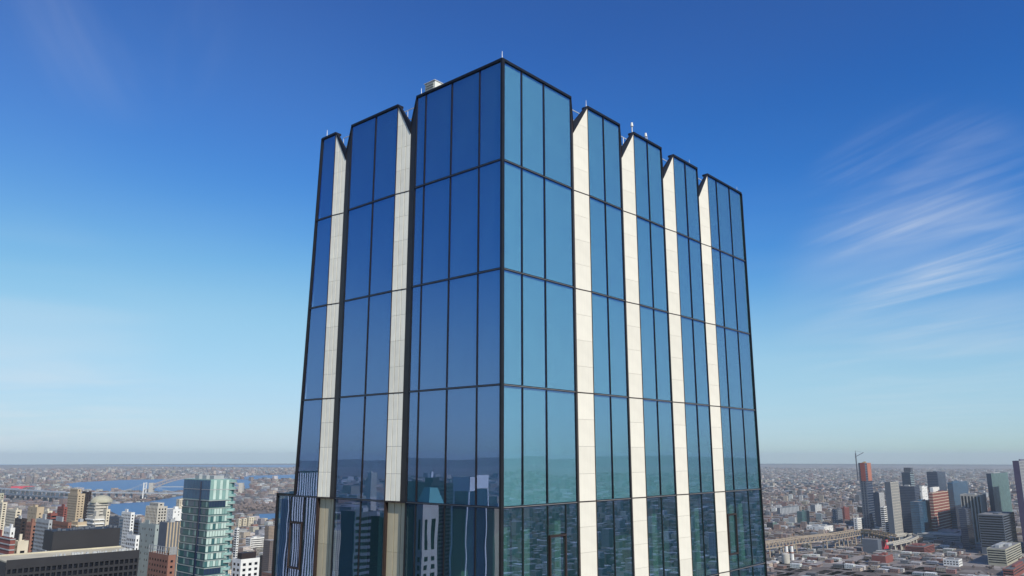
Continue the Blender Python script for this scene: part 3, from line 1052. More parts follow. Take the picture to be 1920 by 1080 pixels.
# teal glass apartment tower
t = empty('apartment_tower', (0, 0, 0))
c3 = at_dist(395.6, 899, 392); c = Vector((c3.x, c3.y)); zt = c3.z
ll = solve_len(c, LD, 345.5, 900); lr = solve_len(c, RD, 436, 899)
t.location = (c.x, c.y, 0); og = (c.x, c.y, 0)
tag(t, 'teal glass apartment tower with curved balconies left of the main tower', 'apartment tower')
LM.append((c + LD * ll / 2 + RD * lr / 2, 34))
mb = MB(); mb.obox(c + LD * .3 + RD * .3, LD * (ll - .6), RD * (lr - .6), 0, zt - 9.5); mb.build('wall', M['tealglass'], t, og)
mb = MB(); mb.obox(c, LD * ll, RD * lr, zt - 9.5, zt); cr_ = mb.build('crown', M['seaglass'], t, og)
for k in range(7):
    mb = MB(); mb.obox(c - LD * .1 + RD * (lr * k / 7 + .1), RD * (lr / 7 - .25), LD * .12, zt - 9, zt - .4); mb.build('glass_panel', M['paleglass' if k % 2 else 'seaglass'], cr_, og)
for k in range(9):
    mb = MB(); mb.obox(c - RD * .1 + LD * (ll * k / 9 + .1), LD * (ll / 9 - .25), RD * .12, zt - 9, zt - .4); mb.build('glass_panel', M['blueglass'], cr_, og)  # bluer than the right panels: the left side's shade is in the colour
for zz in (zt - 4.6, zt - 9.5):
    mb = MB(); mb.obox(c - RD * .2 - LD * .2, LD * (ll + .4), RD * (lr + .4), zz - .12, zz + .12); mb.build('trim', M['grey'], cr_, og)
mb = MB()
for k in range(9):
    a = c + LD * rng.uniform(2, ll - 6) + RD * rng.uniform(2, lr - 3)
    mb.bar((a.x, a.y, zt), (a.x, a.y, zt + rng.uniform(1, 3.5)), .25)
for k in range(3):
    mb.obox(c + LD * (3 + 7 * k) + RD * 3, LD * 4, RD * 5, zt, zt + 1.6)
mb.build('roof_plant', M['grey'], cr_, og)
mb = MB(); gpos = ll * .30
mb.obox(c + LD * gpos - RD * .25, LD * 1.3, RD * .6, 0, zt - 1); mb.build('dark_strip', M['navyglass'], t, og)  # dark strip standing proud of the face, drawn for a groove
fh_ = 3.25
FL = int(62 / fh_)
pl = {}
for j in range(FL):
    z1 = zt - 9.7 - j * fh_; z0 = z1 - fh_
    mb = MB(); mb.obox(c - LD * .15 - RD * .15, LD * (ll + .3), RD * (lr + .3), z0 - .16, z0 + .16); sl = mb.build('floor_slab', M['greengrey'], t, og)
    dark = j in (0, 9)
    K = 8
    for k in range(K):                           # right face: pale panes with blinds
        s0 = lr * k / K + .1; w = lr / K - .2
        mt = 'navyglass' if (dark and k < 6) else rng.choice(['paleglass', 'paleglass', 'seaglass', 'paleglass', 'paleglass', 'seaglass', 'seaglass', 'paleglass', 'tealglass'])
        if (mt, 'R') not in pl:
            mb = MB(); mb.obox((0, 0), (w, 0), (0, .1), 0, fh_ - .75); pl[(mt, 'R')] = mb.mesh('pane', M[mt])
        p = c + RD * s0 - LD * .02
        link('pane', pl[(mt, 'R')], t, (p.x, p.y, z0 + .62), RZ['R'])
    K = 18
    for k in range(K):                           # left face: darker panes, its shade put into the glass colour
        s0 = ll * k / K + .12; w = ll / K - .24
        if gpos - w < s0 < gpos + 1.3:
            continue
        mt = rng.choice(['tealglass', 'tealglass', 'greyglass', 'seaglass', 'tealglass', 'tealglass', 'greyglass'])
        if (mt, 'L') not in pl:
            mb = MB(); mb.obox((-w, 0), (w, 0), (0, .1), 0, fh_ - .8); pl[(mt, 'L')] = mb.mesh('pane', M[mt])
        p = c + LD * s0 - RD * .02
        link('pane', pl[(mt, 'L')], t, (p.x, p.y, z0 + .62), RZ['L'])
for j in range(FL + 3):                          # rounded corner balconies on the right end
    z0 = zt - 1.5 - j * fh_
    mb = MB(); p = c + RD * (lr + .3) + LD * 1.6
    mb.cyl((p.x, p.y), 2.6, z0 - .14, z0 + .14, 0, 16); b1 = mb.build('balcony', M['greengrey'], t, og)
    mb = MB(); mb.cyl((p.x, p.y), 2.55, z0 + .14, z0 + 1.1, 0, 16); mb.build('balustrade', M['seaglass'], b1, og)
mb = MB(); p = c + RD * (lr + .1) + LD * 1.9; mb.cyl((p.x, p.y), 1.9, 0, zt - .5, 0, 16); mb.build('rounded_bay', M['tealglass'], t, og)

# ------------------------------------------------------------------ left of the tower: the crowd of blocks behind
B = block
B('brick_tower', 'brown brick tower with open rooftop frame just left of the teal apartment tower', (279, 316, 330), 1041, 560, 'brick', cw=3.6, fh=3.4, wr=.42, hr=.4, bulk=0)
zt_ = at_dist(316, 1041, 560)
t = [o for o in bpy.data.objects if o.name == 'brick_tower'][0]
mb = MB(); cc = Vector((zt_.x, zt_.y)); ll = solve_len(cc, LD, 279, 1041); lr = max(3, solve_len(cc, RD, 330, 1041))
for i in range(9):
    for (o_, al_, ln_) in ((cc, LD, ll), (cc, RD, lr)):
        p = o_ + al_ * (ln_ * i / 8); mb.bar((p.x, p.y, zt_.z), (p.x, p.y, zt_.z + 4.6), .35)
for zz in (2.3, 4.6):
    mb.bar((cc.x, cc.y, zt_.z + zz), (*(cc + LD * ll), zt_.z + zz), .3); mb.bar((cc.x, cc.y, zt_.z + zz), (*(cc + RD * lr), zt_.z + zz), .3)
mb.build('roof_frame', M['grey'], t, (zt_.x, zt_.y, 0))
B('dotted_block', 'grey green block with scattered small dark windows behind the black slab', (262, 292, 300), 984, 900, 'greengrey', ('sparse',), cw=4.6, fh=6, wr=.3, hr=.35)
B('window_grid_block', 'white block with a dense dark window grid touching the black slab', (237, 255, 262), 1004, 720, 'white', cw=3.2, fh=3.4, wr=.55, hr=.55)
B('corner_block', 'block with slate left side and tan striped front beside the teal tower', (299, 314, 345), 980, 800, 'slate', ('none',), left='tan', right_style=('fins',), cw=3.0)
B('stepped_tower', 'round shouldered concrete tower with dark window rows below the bridge tower', (274, 296, 314), 950, 1350, 'concrete', ('ribbon', 'fins'), fh=4.4, hr=.55, cw=5)
upper('stepped_tower', (281, 297, 308), 943, 950, 1353, 'concrete')
B('white_block', 'plain white apartment block half hidden by the teal tower', (308, 325, 346), 955, 1500, 'white', ('sparse',), cw=5, fh=5, wr=.3, hr=.35)
B('cream_cube', 'small cream block behind the teal tower at the river', (331, 337, 348), 936, 2100, 'cream', ('sparse',))
B('dark_glass_block', 'dark glass block standing right of the domed tower', (205, 224, 232), 970, 1100, 'slate', ('ribbon',), win='winblue', fh=3.6, hr=.6)
B('chequered_block', 'white topped block with chequered dark windows above the grey green block', (228, 246, 253), 961, 1250, 'white', ('grid',), cw=4.5, fh=4.2, wr=.5, hr=.5)
B('dark_slim_block', 'slim dark block between the chequered block and the dotted block', (252, 261, 266), 976, 1050, 'slate', ('ribbon',))
B('tan_tower', 'tall tan brick tower with stepped shoulders, highest of the left cluster', (128, 146, 160), 926, 1500, 'tan', ('grid',), cw=4.2, fh=4, wr=.4, hr=.4, bulk=0)
upper('tan_tower', (132, 146, 153), 917, 926, 1503, 'tan')
B('brown_tower', 'brownish apartment tower wedged between the tan tower and the domed one', (154, 162, 172), 922, 1750, 'brown', ('grid',), cw=4, fh=4)
B('domed_tower', 'pale tower with dark balcony stripes and greenish rounded crown', (166, 180, 203), 942, 1300, 'concrete', ('balcony', 'grid'), cw=5, fh=4.2, wr=.7, hr=.5, bulk=0)
dt = [o for o in bpy.data.objects if o.name == 'domed_tower'][0]
c3 = at_dist(180, 942, 1300); c = Vector((c3.x, c3.y)) + LD * 11 + RD * 12
mb = MB()
for k in range(5):
    mb.cyl((c.x, c.y), 15 * math.cos(k * .28), c3.z - .6 + 10 * math.sin(k * .28), c3.z - .6 + 10 * math.sin((k + 1) * .28), 0, 20, 15 * math.cos((k + 1) * .28))
mb.build('crown', M['olive'], dt, (c.x, c.y, c3.z))
B('beige_tower', 'square beige tower standing behind the left end of the black slab', (53, 70, 83), 951, 1150, 'tan', ('sparse',), cw=5, fh=4, wr=.3, hr=.35)
B('pink_brick_tower', 'pinkish brick tower below the beige tower at far left', (50, 60, 72), 980, 900, 'brick', ('grid',), cw=3.6)
B('red_block', 'deep red brick block left of the tall tan tower', (89, 96, 108), 963, 1250, 'redbrick', ('ribbon',), fh=4, hr=.5)
B('purple_block', 'dark wine red block touching the tall tan tower', (108, 120, 127), 951, 1400, 'redbrick', ('grid',), cw=4)
B('bluegrey_block', 'blue grey apartment block above the black slab', (68, 92, 97), 975, 850, 'grey', ('grid',), cw=3.2, fh=3.4)
B('brown_brick_block', 'wide brown brick block above the black rooftop box', (97, 128, 134), 980, 880, 'brick', ('grid',), cw=3.4, fh=3.4)
B('shadow_block', 'tan block with balconies right above the black rooftop box', (133, 146, 163), 979, 920, 'tan', ('balcony', 'grid'), left='cream', cw=4, fh=3.6)
B('pale_stack', 'pale block with dark recessed balconies under the domed tower', (163, 178, 196), 968, 960, 'concrete', ('balcony', 'grid'), left='white', cw=4, fh=4, wr=.7, hr=.5)
B('sandy_tower', 'narrow sandy tower under the right shoulder of the domed tower', (194, 200, 207), 955, 1150, 'cream', ('sparse',))
B('dark_red_block', 'dark red block with pale balcony lines at the left picture edge', (-20, 20, 27), 1010, 640, 'redbrick', ('bands',), left='grey', fh=3.4)
B('white_terrace', 'white terraced block rising behind the dark red block', (8, 20, 22), 990, 700, 'white', ('grid',), cw=3.2)
B('cream_house_wall', 'small cream block between the dark red block and the black slab', (26, 34, 54), 1015, 660, 'cream', ('sparse',))
B('lit_cream_tower', 'cream tower at the left picture edge with lit front', (-6, 5, 14), 942, 1700, 'cream', ('grid',), cw=4.5, fh=4)
B('cream_slab', 'long cream slab among the far left apartment blocks', (13, 30, 41), 956, 1550, 'cream', ('grid',), cw=4.5, fh=4.2)
B('brown_slab', 'brown slab in front of the long cream slab at far left', (28, 40, 51), 973, 1000, 'brown', ('grid',), cw=3.6)
B('ivory_block', 'ivory block right of the beige tower', (82, 90, 99), 958, 1600, 'cream', ('grid',), cw=4.5)
B('edge_tower', 'olive tower cut by the left picture edge', (-40, -8, 8), 925, 1900, 'olive', ('grid',), cw=4.5, fh=4.2)
B('white_grid_block', 'white block with large dark windows at the foot of the teal tower', (436, 452, 487), 1049, 700, 'white', ('grid',), cw=4.2, fh=4.2, wr=.5, hr=.5, bulk=0)
wg = [o for o in bpy.data.objects if o.name == 'white_grid_block'][0]
c3 = at_dist(452, 1049, 700); c = Vector((c3.x, c3.y)); mb = MB(); mb.obox(c + LD * 1 + RD * 1, LD * 7, RD * 13, c3.z - 1, c3.z + 4.6); mb.build('dark_penthouse', M['brown'], wg, (c3.x, c3.y, 0))
B('stepped_white_block', 'stepped white institutional block above the window grid block', (461, 470, 497), 1009, (1040,), 'white', ('ribbon',), fh=5, hr=.4, cw=4)
B('pale_rear_block', 'pale grey block near the main tower edge by the river', (496, 505, 522), 1008, (1035,), 'concrete', ('grid',), cw=4)
B('cream_hall', 'long low cream hall between white block and main tower', (480, 496, 530), 1030, (1052,), 'cream', ('sparse',), bulk=2)
B('brown_hall', 'brown flat roofed hall beside the main tower foot', (487, 492, 530), 1042, (1090,), 'brown', ('ribbon',), roof='roof_dark', bulk=0)
B('slim_white_tower', 'slim white tower rising behind the teal tower balconies', (440, 445, 449), 990, 1300, 'white', ('ribbon',))
for k, (a, b_, c_, y) in enumerate(((443, 448, 453, 973), (452, 457, 463, 972), (462, 467, 476, 970))):
    B('riverside_slab', ['first', 'second', 'third'][k] + ' from the teal tower of three cream slabs on the river bank', (a, b_, c_), y, 2750, 'cream', ('grid',), cw=6, fh=5, group='cream slabs on the river bank')

# ------------------------------------------------------------------ right of the tower: the cluster of towers across the river
B('construction_tower', 'dark slim high rise under construction with bare orange red top', (1609, 1621, 1632), 868, 2950, 'navyglass', ('bands', 'fins'), left='slate', right_style=('bands',), fh=8, cw=9, vis=230, bulk=0, parapet=.3)
ct = [o for o in bpy.data.objects if o.name == 'construction_tower'][0]
c3 = at_dist(1621, 868, 2950); c = Vector((c3.x, c3.y)); ll = solve_len(c, LD, 1609, 868); lr = solve_len(c, RD, 1632, 868)
zo = at_dist(1621, 902, 2950).z
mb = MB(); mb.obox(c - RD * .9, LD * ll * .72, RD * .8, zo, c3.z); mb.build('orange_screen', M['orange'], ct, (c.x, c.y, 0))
mb = MB(); mb.obox(c - LD * .9 + RD * lr * .35, RD * lr * .65, LD * .8, zo, c3.z); mb.build('orange_screen', M['orangelit'], ct, (c.x, c.y, 0))  # paler copy of the screen orange, sunlight put into the colour
mb = MB()
for k in range(6):
    mb.obox(c + LD * rng.uniform(0, ll - 6) + RD * rng.uniform(0, lr - 6), LD * 4, RD * 4, c3.z - .5, c3.z + rng.uniform(2, 6))
mb.build('formwork', M['ochre'], ct, (c.x, c.y, 0))
t = empty('tower_crane', (0, 0, 0)); k3 = at_dist(1605.5, 866, 2952); t.location = k3
tag(t, 'tower crane standing on the orange topped high rise', 'crane')
zc_ = at_dist(1605.5, 853, 2952).z
mb = MB()
for dx, dy in ((-1, -1), (1, -1), (1, 1), (-1, 1)):
    mb.bar((k3.x + dx, k3.y + dy, k3.z - 60), (k3.x + dx, k3.y + dy, zc_ + 6), .9)
mb.build('mast', M['slate'], t, tuple(k3))
p1, p2 = at_dist(1603, 857, 2952), at_dist(1619, 848.5, 2952)
mb = MB(); mb.bar(p1, p2, 1.6, 2.0); mb.build('jib', M['slate'], t, tuple(k3))
mb = MB(); mb.bar((k3.x, k3.y, zc_ + 14), p2, .5); mb.bar((k3.x, k3.y, zc_ - 4), (k3.x, k3.y, zc_ + 14), 1.2); mb.build('stay', M['slate'], t, tuple(k3))

B('ribbed_tower', 'tall grey ribbed tower with shaded left side, left of the dense cluster', (1658, 1669, 1684), 904, 2560, 'slate', ('none',), left='concrete', right_style=('fins', 'bands'), cw=9, fh=8, vis=150)  # slate walls and paler right ribs put the side light into colour
B('green_tower', 'dark tower with pale green right edge, tallest of the dense cluster', (1690, 1706, 1713), 886, 3050, 'navyglass', ('ribbon',), right_style=('bands',), left='paleglass', win='winblue', fh=6, vis=190)
upper('green_tower', (1694, 1707, 1711), 877, 886, 3058, 'slate')
B('broad_navy_tower', 'broad navy glass tower in the middle of the dense cluster', (1686, 1714, 1724), 912, 2840, 'navyglass', ('bands',), left='slate', right_style=('bands',), win='winblue', fh=5, vis=150)
B('teal_edge_block', 'lower blue glass block in front of the broad navy tower', (1706, 1722, 1745), 941, 2650, 'blueglass', ('bands',), left='navyglass', fh=5, vis=110)
B('white_slim_tower', 'slim white tower behind the blue glass block', (1722, 1728, 1738), 913, 3100, 'white', ('sparse',), cw=7, fh=9, wr=.3, hr=.4, vis=120)
B('navy_rear_tower', 'navy glass tower rising behind the brick striped one', (1737, 1757, 1772), 885, 3350, 'navyglass', ('bands',), left='slate', right_style=('ribbon',), win='winblue', fh=6, vis=150)
B('striped_brick_tower', 'tower with cream and brick red horizontal stripes', (1741, 1748, 1783), 924, 2720, 'redbrick', ('bands',), left='cream', fh=8.5, vis=130)
B('white_penthouse_block', 'white block peeping above the striped brick tower', (1743, 1749, 1761), 914, 2860, 'white', ('none',), bulk=0)
B('blue_tower', 'blue glass tower right of the striped brick tower', (1776, 1786, 1814), 905, 2900, 'blueglass', ('ribbon',), right_style=('grid',), win='winblue', cw=8, fh=6, vis=160)
B('cream_ribbed_tower', 'cream tower with fine vertical ribs and bright right edge', (1800, 1838, 1848), 928, 2620, 'concrete', ('columns',), cw=8, wr=.55, right_style=('none',), vis=150)
B('dark_slim_glass_block', 'dark slim glass block in front of the cream ribbed tower', (1797, 1810, 1821), 954, 2450, 'navyglass', ('bands',), left='slate', fh=5, vis=120)
B('teal_tall_tower', 'tall teal tower with shaded navy left side, standing apart near the right', (1849, 1858, 1889), 888, 2680, 'navyglass', ('none',), left='seaglass', right_style=('fins',), win='winblue', cw=9, vis=190)  # navy left, pale right fins: shade and sun painted as colour
B('dark_office_block', 'wide dark office block low in front of the teal tower', (1833, 1880, 1902), 966, 2350, 'slate', ('ribbon',), win='win', fh=6, hr=.6, vis=80)
B('right_edge_tower', 'very tall dark tower with sunlit grey right part cut by the picture edge', (1898, 1910, 1946), 864, 2420, 'purple', ('none',), left='grey', right_style=('fins', 'bands'), cw=10, fh=8, vis=220, bulk=2)  # grey piers and bands paint the sunlit right side
B('black_glass_block', 'black glass block with white right side near the orange topped tower', (1629, 1648, 1657), 924, 3000, 'navyglass', ('none',), left='white', right_style=('fins',), cw=6, vis=120)
B('dark_low_block', 'low dark block at the foot of the orange topped tower', (1607, 1626, 1633), 951, (966,), 'charcoal', ('ribbon',), roof='roof_pale')
B('pale_low_block', 'low pale green block right of the low dark one', (1612, 1640, 1646), 972, (988,), 'greengrey', ('ribbon',), fh=5)
B('banded_block', 'white and grey banded block left of the ribbed tower', (1650, 1657, 1664), 950, 2700, 'white', ('ribbon',), fh=6)
B('gridded_dark_block', 'dark block with pale window grid below the orange topped tower', (1560, 1570, 1579), 955, (985,), 'slate', ('grid',), left='white', win='steel', cw=6, fh=6, wr=.3, hr=.3)
B('red_crown_block', 'block with red rooftop works right of the dark gridded block', (1576, 1583, 1592), 952, (980,), 'redbrick', ('grid',), cw=6)
B('dark_split_block', 'shaded left and sunlit white right block in the middle of the low quarter', (1519, 1528, 1540), 947, (966,), 'slate', ('none',), left='white', right_style=('fins',), cw=3.5)  # white fins over slate paint the sun on the right side
B('glass_mid_block', 'teal glass mid rise right of the twin grey block', (1494, 1503, 1517), 959, (985,), 'tealglass', ('bands',), left='slate', fh=5)
B('grey_mid_block', 'plain grey block in the low quarter beside the teal mid rise', (1478, 1490, 1494), 970, (985,), 'grey', ('none',))
B('green_sign_block', 'dark block with a bright green side near the main tower', (1437, 1449, 1456), 980, (996,), 'charcoal', ('none',), left='seaglass', right_style=('fins',), cw=3)
B('long_arcade_block', 'long dark block with pale roof and row of openings', (1457, 1462, 1498), 952, (966,), 'slate', ('none',), right_style=('columns',), left='white', win='steel', cw=14, wr=.5, roof='roof_pale')
B('white_shed', 'big white stepped shed beside the elevated railway', (1512, 1545, 1562), 988, (1001,), 'white', ('sparse',), roof='roof_pale', bulk=3, cw=9)
B('white_balcony_block', 'white block with round cut balconies above the viaduct', (1600, 1607, 1615), 972, (996,), 'white', ('grid',), cw=6, fh=6)
B('dark_billboard_block', 'dark green blank block beneath the viaduct bend', (1616, 1645, 1652), 1012, (1039,), 'slate', ('none',), left='white', bulk=0, right_style=('none',))
B('pink_block', 'small pink red block right of the dark green blank block', (1652, 1656, 1668), 1015, (1031,), 'magenta', ('none',), bulk=0)
B('brick_warehouse', 'long red brick warehouse in the right foreground', (1697, 1733, 1752), 1026, (1040,), 'redbrick', ('ribbon',), roof='roof_dark', bulk=2)
B('red_warehouse', 'dark red warehouse at the bottom right of the viaduct', (1634, 1660, 1674), 1043, (1057,), 'redbrick', ('none',), roof='tar', bulk=2, left='brick', right_style=('none',))
B('blue_window_shed', 'long grey shed with bluish window rows in the right quarter', (1720, 1800, 1832), 1004, (1018,), 'grey', ('ribbon',), win='winblue', fh=5, roof='roof_pale', bulk=4)
B('green_glass_shed', 'long greenish glazed shed left of the grey shed', (1716, 1756, 1761), 1007, (1018,), 'greengrey', ('ribbon',), fh=4, bulk=2)
B('corner_warehouse', 'pale roofed warehouse before the dark office block', (1842, 1852, 1867), 1010, (1032,), 'concrete', ('grid',), roof='roof_pale')
B('ochre_depot', 'ochre and grey depot at the right picture edge', (1850, 1885, 1915), 1030, (1062,), 'olive', ('ribbon',), roof='tar', bulk=4, fh=5)
B('red_roof_depot', 'dark red depot in the bottom right corner', (1880, 1900, 1940), 1068, (1085,), 'redbrick', ('ribbon',), roof='roof_dark', fh=5)
B('gridded_white_shed', 'white shed with a dark opening grid in the right foreground', (1768, 1797, 1804), 1050, (1063,), 'white', ('grid',), cw=6, fh=5, wr=.6, hr=.5)

# ------------------------------------------------------------------ bridges
def piers(mb, p, z1, w, d, al):
    mb.obox(Vector(p[:2]) - al * w / 2, al * w, Vector((-al.y, al.x)) * d, 0, z1)


t = empty('suspension_bridge', (0, 0, 0)); b0 = ray_at_z(273, 940, 0); t.location = b0
tag(t, 'grey suspension bridge with one white tower over the far river arm', 'bridge')
zd = 40.0
d0, d1 = ray_at_z(128, 923.5, zd), ray_at_z(440, 925.5, zd)
mb = MB(); mb.bar(d0, d1, 26, 5); mb.build('deck', M['bridgegrey'], t, tuple(b0))
mid = d0 + (d1 - d0) * ((273 - 128) / (440 - 128)); mid.z = 0
al = Vector((d1.x - d0.x, d1.y - d0.y)).normalized(); pe = Vector((-al.y, al.x))
for s in (-12, 12):
    mb = MB(); p = Vector((mid.x, mid.y)) + pe * s
    mb.obox(p - al * 3 - pe * 2, al * 6, pe * 4, 0, 96); mb.build('tower_leg', M['white'], t, tuple(b0))
mb = MB(); p = Vector((mid.x, mid.y))
for zz in (60, 90):
    mb.obox(p - al * 2.5 - pe * 10, al * 5, pe * 20, zz, zz + 5)
mb.obox(p - al * 9 - pe * 20, al * 18, pe * 40, 0, 7)
mb.build('tower_portal', M['white'], t, tuple(b0))
for s in (-12, 12):
    for sg in (-1, 1):
        mb = MB(); prev = None
        for k in range(15):
            q = k / 14; x = sg * q * (230 if sg > 0 else 210)
            zz = 44 + 51 * (1 - q) ** 2
            pt = Vector((mid.x + al.x * x + pe.x * s, mid.y + al.y * x + pe.y * s, zz))
            if prev: mb.bar(prev, pt, 1.2)
            if k % 2: mb.bar(pt, (pt.x, pt.y, zd), .5)
            prev = pt
        mb.build('cable', M['bridgegrey'], t, tuple(b0))
for k in range(9):
    mb = MB(); p = d0 + (d1 - d0) * (k * .045 + .02); piers(mb, p, zd - 2, 6, 18, al); mb.build('pier', M['bridgegrey'], t, tuple(b0))

t = empty('viaduct', (0, 0, 0)); v0, v1 = ray_at_z(-30, 914, 44), ray_at_z(131, 924, 40); t.location = (v0.x, v0.y, 0)
tag(t, 'long grey approach viaduct on many piers at far left', 'viaduct')
mb = MB(); mb.bar(v0, v1, 24, 7); mb.build('deck', M['bridgegrey'], t, (v0.x, v0.y, 0))
al = Vector((v1.x - v0.x, v1.y - v0.y)).normalized()
for k in range(22):
    mb = MB(); p = v0 + (v1 - v0) * (k / 21); piers(mb, p, 37, 7, 16, al); mb.build('pier', M['concrete' if k % 3 else 'white'], t, (v0.x, v0.y, 0))
w0, w1 = ray_at_z(12, 927, 25), ray_at_z(126, 934, 25)
t = empty('lower_viaduct', (w0.x, w0.y, 0)); tag(t, 'lower slate coloured road viaduct in front of the long grey one', 'viaduct')
mb = MB(); mb.bar(w0, w1, 30, 6); mb.build('deck', M['slate'], t, (w0.x, w0.y, 0))
al = Vector((w1.x - w0.x, w1.y - w0.y)).normalized()
for k in range(12):
    mb = MB(); p = w0 + (w1 - w0) * (k / 11); piers(mb, p, 23, 5, 14, al); mb.build('pier', M['slate'], t, (w0.x, w0.y, 0))

a0, a1 = ray_at_z(284, 918, 22), ray_at_z(452, 918, 22)
t = empty('arch_bridge', (a0.x, a0.y, 0)); tag(t, 'pale steel arch bridge behind the suspension bridge', 'bridge')
mb = MB(); mb.bar(a0 + Vector((0, 0, 18)), a1 + Vector((0, 0, 18)), 20, 5); mb.build('deck', M['bridgegrey'], t, (a0.x, a0.y, 0))
K = 24
for off in (-9, 9):
    mb = MB(); lo, hi = [], []
    al = (a1 - a0).normalized(); pe = Vector((-al.y, al.x, 0))
    for k in range(K + 1):
        q = k / K; x = a0 + (a1 - a0) * q + pe * off
        lo.append(x + Vector((0, 0, 78 * (1 - (2 * q - 1) ** 2)))); hi.append(x + Vector((0, 0, 30 + 62 * (1 - (2 * q - 1) ** 2))))
    for k in range(K):
        mb.bar(lo[k], lo[k + 1], 4); mb.bar(hi[k], hi[k + 1], 4)
        mb.bar(lo[k], hi[k], 2.5); mb.bar(lo[k], hi[k + 1], 2)
    mb.build('arch', cmat('archsteel', (.36, .32, .31)), t, (a0.x, a0.y, 0))
for p in (a0, a1):
    mb = MB(); q = Vector((p.x, p.y)); mb.obox(q - Vector((14, 14)), (28, 0), (0, 28), 0, 66); mb.build('pylon', M['concrete'], t, (a0.x, a0.y, 0))

# elevated railway on the right: lattice girder on trestles
def lattice(name, label, pxs, z, hgt, mat, wid=16, bays=30, trestle=9):
    P = [ray_at_z(u, v, z) for u, v in pxs]
    t = empty(name, (P[0].x, P[0].y, 0)); og = (P[0].x, P[0].y, 0); tag(t, label, 'viaduct')
    for i in range(len(P) - 1):
        a, b_ = P[i], P[i + 1]; al = (b_ - a).normalized(); pe = Vector((-al.y, al.x, 0))
        mb = MB(); mb.bar(a + Vector((0, 0, -hgt - .3)), b_ + Vector((0, 0, -hgt - .3)), wid, 1.6); mb.build('deck', M['slate'], t, og)
        k = max(2, int((b_ - a).length / bays))
        for s in (-wid / 2, wid / 2):
            mb = MB(); o = pe * s
            mb.bar(a + o, b_ + o, 1.6, 2.2); mb.bar(a + o + Vector((0, 0, -hgt)), b_ + o + Vector((0, 0, -hgt)), 1.6, 2.2)
            for j in range(k):
                p, q = a + (b_ - a) * (j / k) + o, a + (b_ - a) * ((j + 1) / k) + o; m_ = (p + q) / 2 + Vector((0, 0, -hgt))
                mb.bar(p, m_, 1.1, 1.4); mb.bar(m_, q, 1.1, 1.4)
            mb.build('girder', M[mat], t, og)
        kk = max(1, int((b_ - a).length / (bays * trestle / 3)))
        for j in range(kk):
            p = a + (b_ - a) * ((j + .5) / kk); mb = MB()
            for s in (-1, 1):
                mb.bar((p.x + pe.x * s * 6, p.y + pe.y * s * 6, 0), (p.x + pe.x * s * 5, p.y + pe.y * s * 5, z - hgt - .8), 2.6)
            mb.bar((p.x - pe.x * 7, p.y - pe.y * 7, z - hgt - 2.2), (p.x + pe.x * 7, p.y + pe.y * 7, z - hgt - 2.2), 2, 2.4)
            mb.build('trestle', M[mat], t, og)


lattice('elevated_railway', 'tan lattice girder railway viaduct crossing the right foreground', [(1425, 1018), (1500, 1007), (1560, 1001), (1607, 993.5)], 42, 13, 'bridge', 18, 16, 10)
lattice('station_viaduct', 'ochre trestled viaduct stretch right of the lattice girder', [(1609, 993), (1640, 996), (1674, 1003)], 40, 6, 'ochre', 20, 14, 5)
lattice('ramp_viaduct', 'pale curved ramp swinging down below the navy towers', [(1674, 1003), (1705, 1000), (1716, 1005), (1700, 1012), (1668, 1019)], 24, 4, 'concrete', 16, 18, 6)

# stacks of the power plant
for k, (u, lab) in enumerate(((1476, 'left of two pale chimney stacks by the railway viaduct'), (1486, 'right of two pale chimney stacks by the railway viaduct'))):
    p = ray_at_z(u, 1050, 0); zt = at_dist(u, 1022, math.hypot(p.x, p.y)).z
    t = empty('chimney_stack', (p.x, p.y, 0)); tag(t, lab, 'chimney', 'chimney stacks by the viaduct')
    mb = MB(); mb.cyl((p.x, p.y), 4.2, 0, zt, 0, 14, 3.2); mb.build('shaft', M['white'], t, tuple(p))
    mb = MB(); mb.cyl((p.x, p.y), 4.6, zt * .45, zt * .45 + 3, 0, 14); mb.build('band', M['brick'], t, tuple(p))
    mb = MB(); mb.cyl((p.x, p.y), 3.6, zt - 2, zt + .1, 0, 14); mb.build('rim', M['brick'], t, tuple(p))
mb = MB(); p = ray_at_z(1474, 1056, 0); mb.cyl((p.x, p.y), 9, 0, 20, 0, 18); mb.cyl((p.x, p.y), 9, 20, 23, 0, 18, 2)
tag(mb.build('storage_tank', M['concrete'], None, tuple(p)), 'round pale storage tank below the chimney stacks', 'tank')
p = ray_at_z(40, 916, 0); mb = MB(); mb.obox((p.x - 65, p.y - 40), (150, 40), (-30, 90), 0, 16)
tag(mb.build('red_shed', M['magenta'], None, (p.x, p.y, 0)), 'low bright red shed beyond the viaduct at far left', 'shed')

# ------------------------------------------------------------------ neighbours behind the camera's left, seen mirrored in the left facade
def mirror(u, v, dist, side='L'):
    """point reached by the sight line through (u, v) after it bounces off a facade"""
    d = vdir(u, v).normalized(); n2 = -(RD if side == 'L' else LD); nn = Vector((n2.x, n2.y, 0))
    o = Vector((0, 0, CAMH)); P0 = Vector((C0.x, C0.y, CAMH))
    tt = (P0 - o).dot(nn) / d.dot(nn); h = o + d * tt
    r = d - 2 * d.dot(nn) * nn
    return h + r * (dist / math.hypot(r.x, r.y))


def mblock(name, label, u0, u1, v, dist, wall, depth=None, **kw):
    a, b_ = mirror(u0, v, dist), mirror(u1, v, dist)
    ww = math.hypot(a.x - b_.x, a.y - b_.y); cen = (a + b_) / 2
    w, dd = ww * .5 / .77, ww * .5 / .635          # the two faces turned to the tower share the width
    c = Vector((cen.x, cen.y)) - RD * dd
    return block_at(name, label, c, w, dd, cen.z, wall, **kw), c, w, dd, cen.z


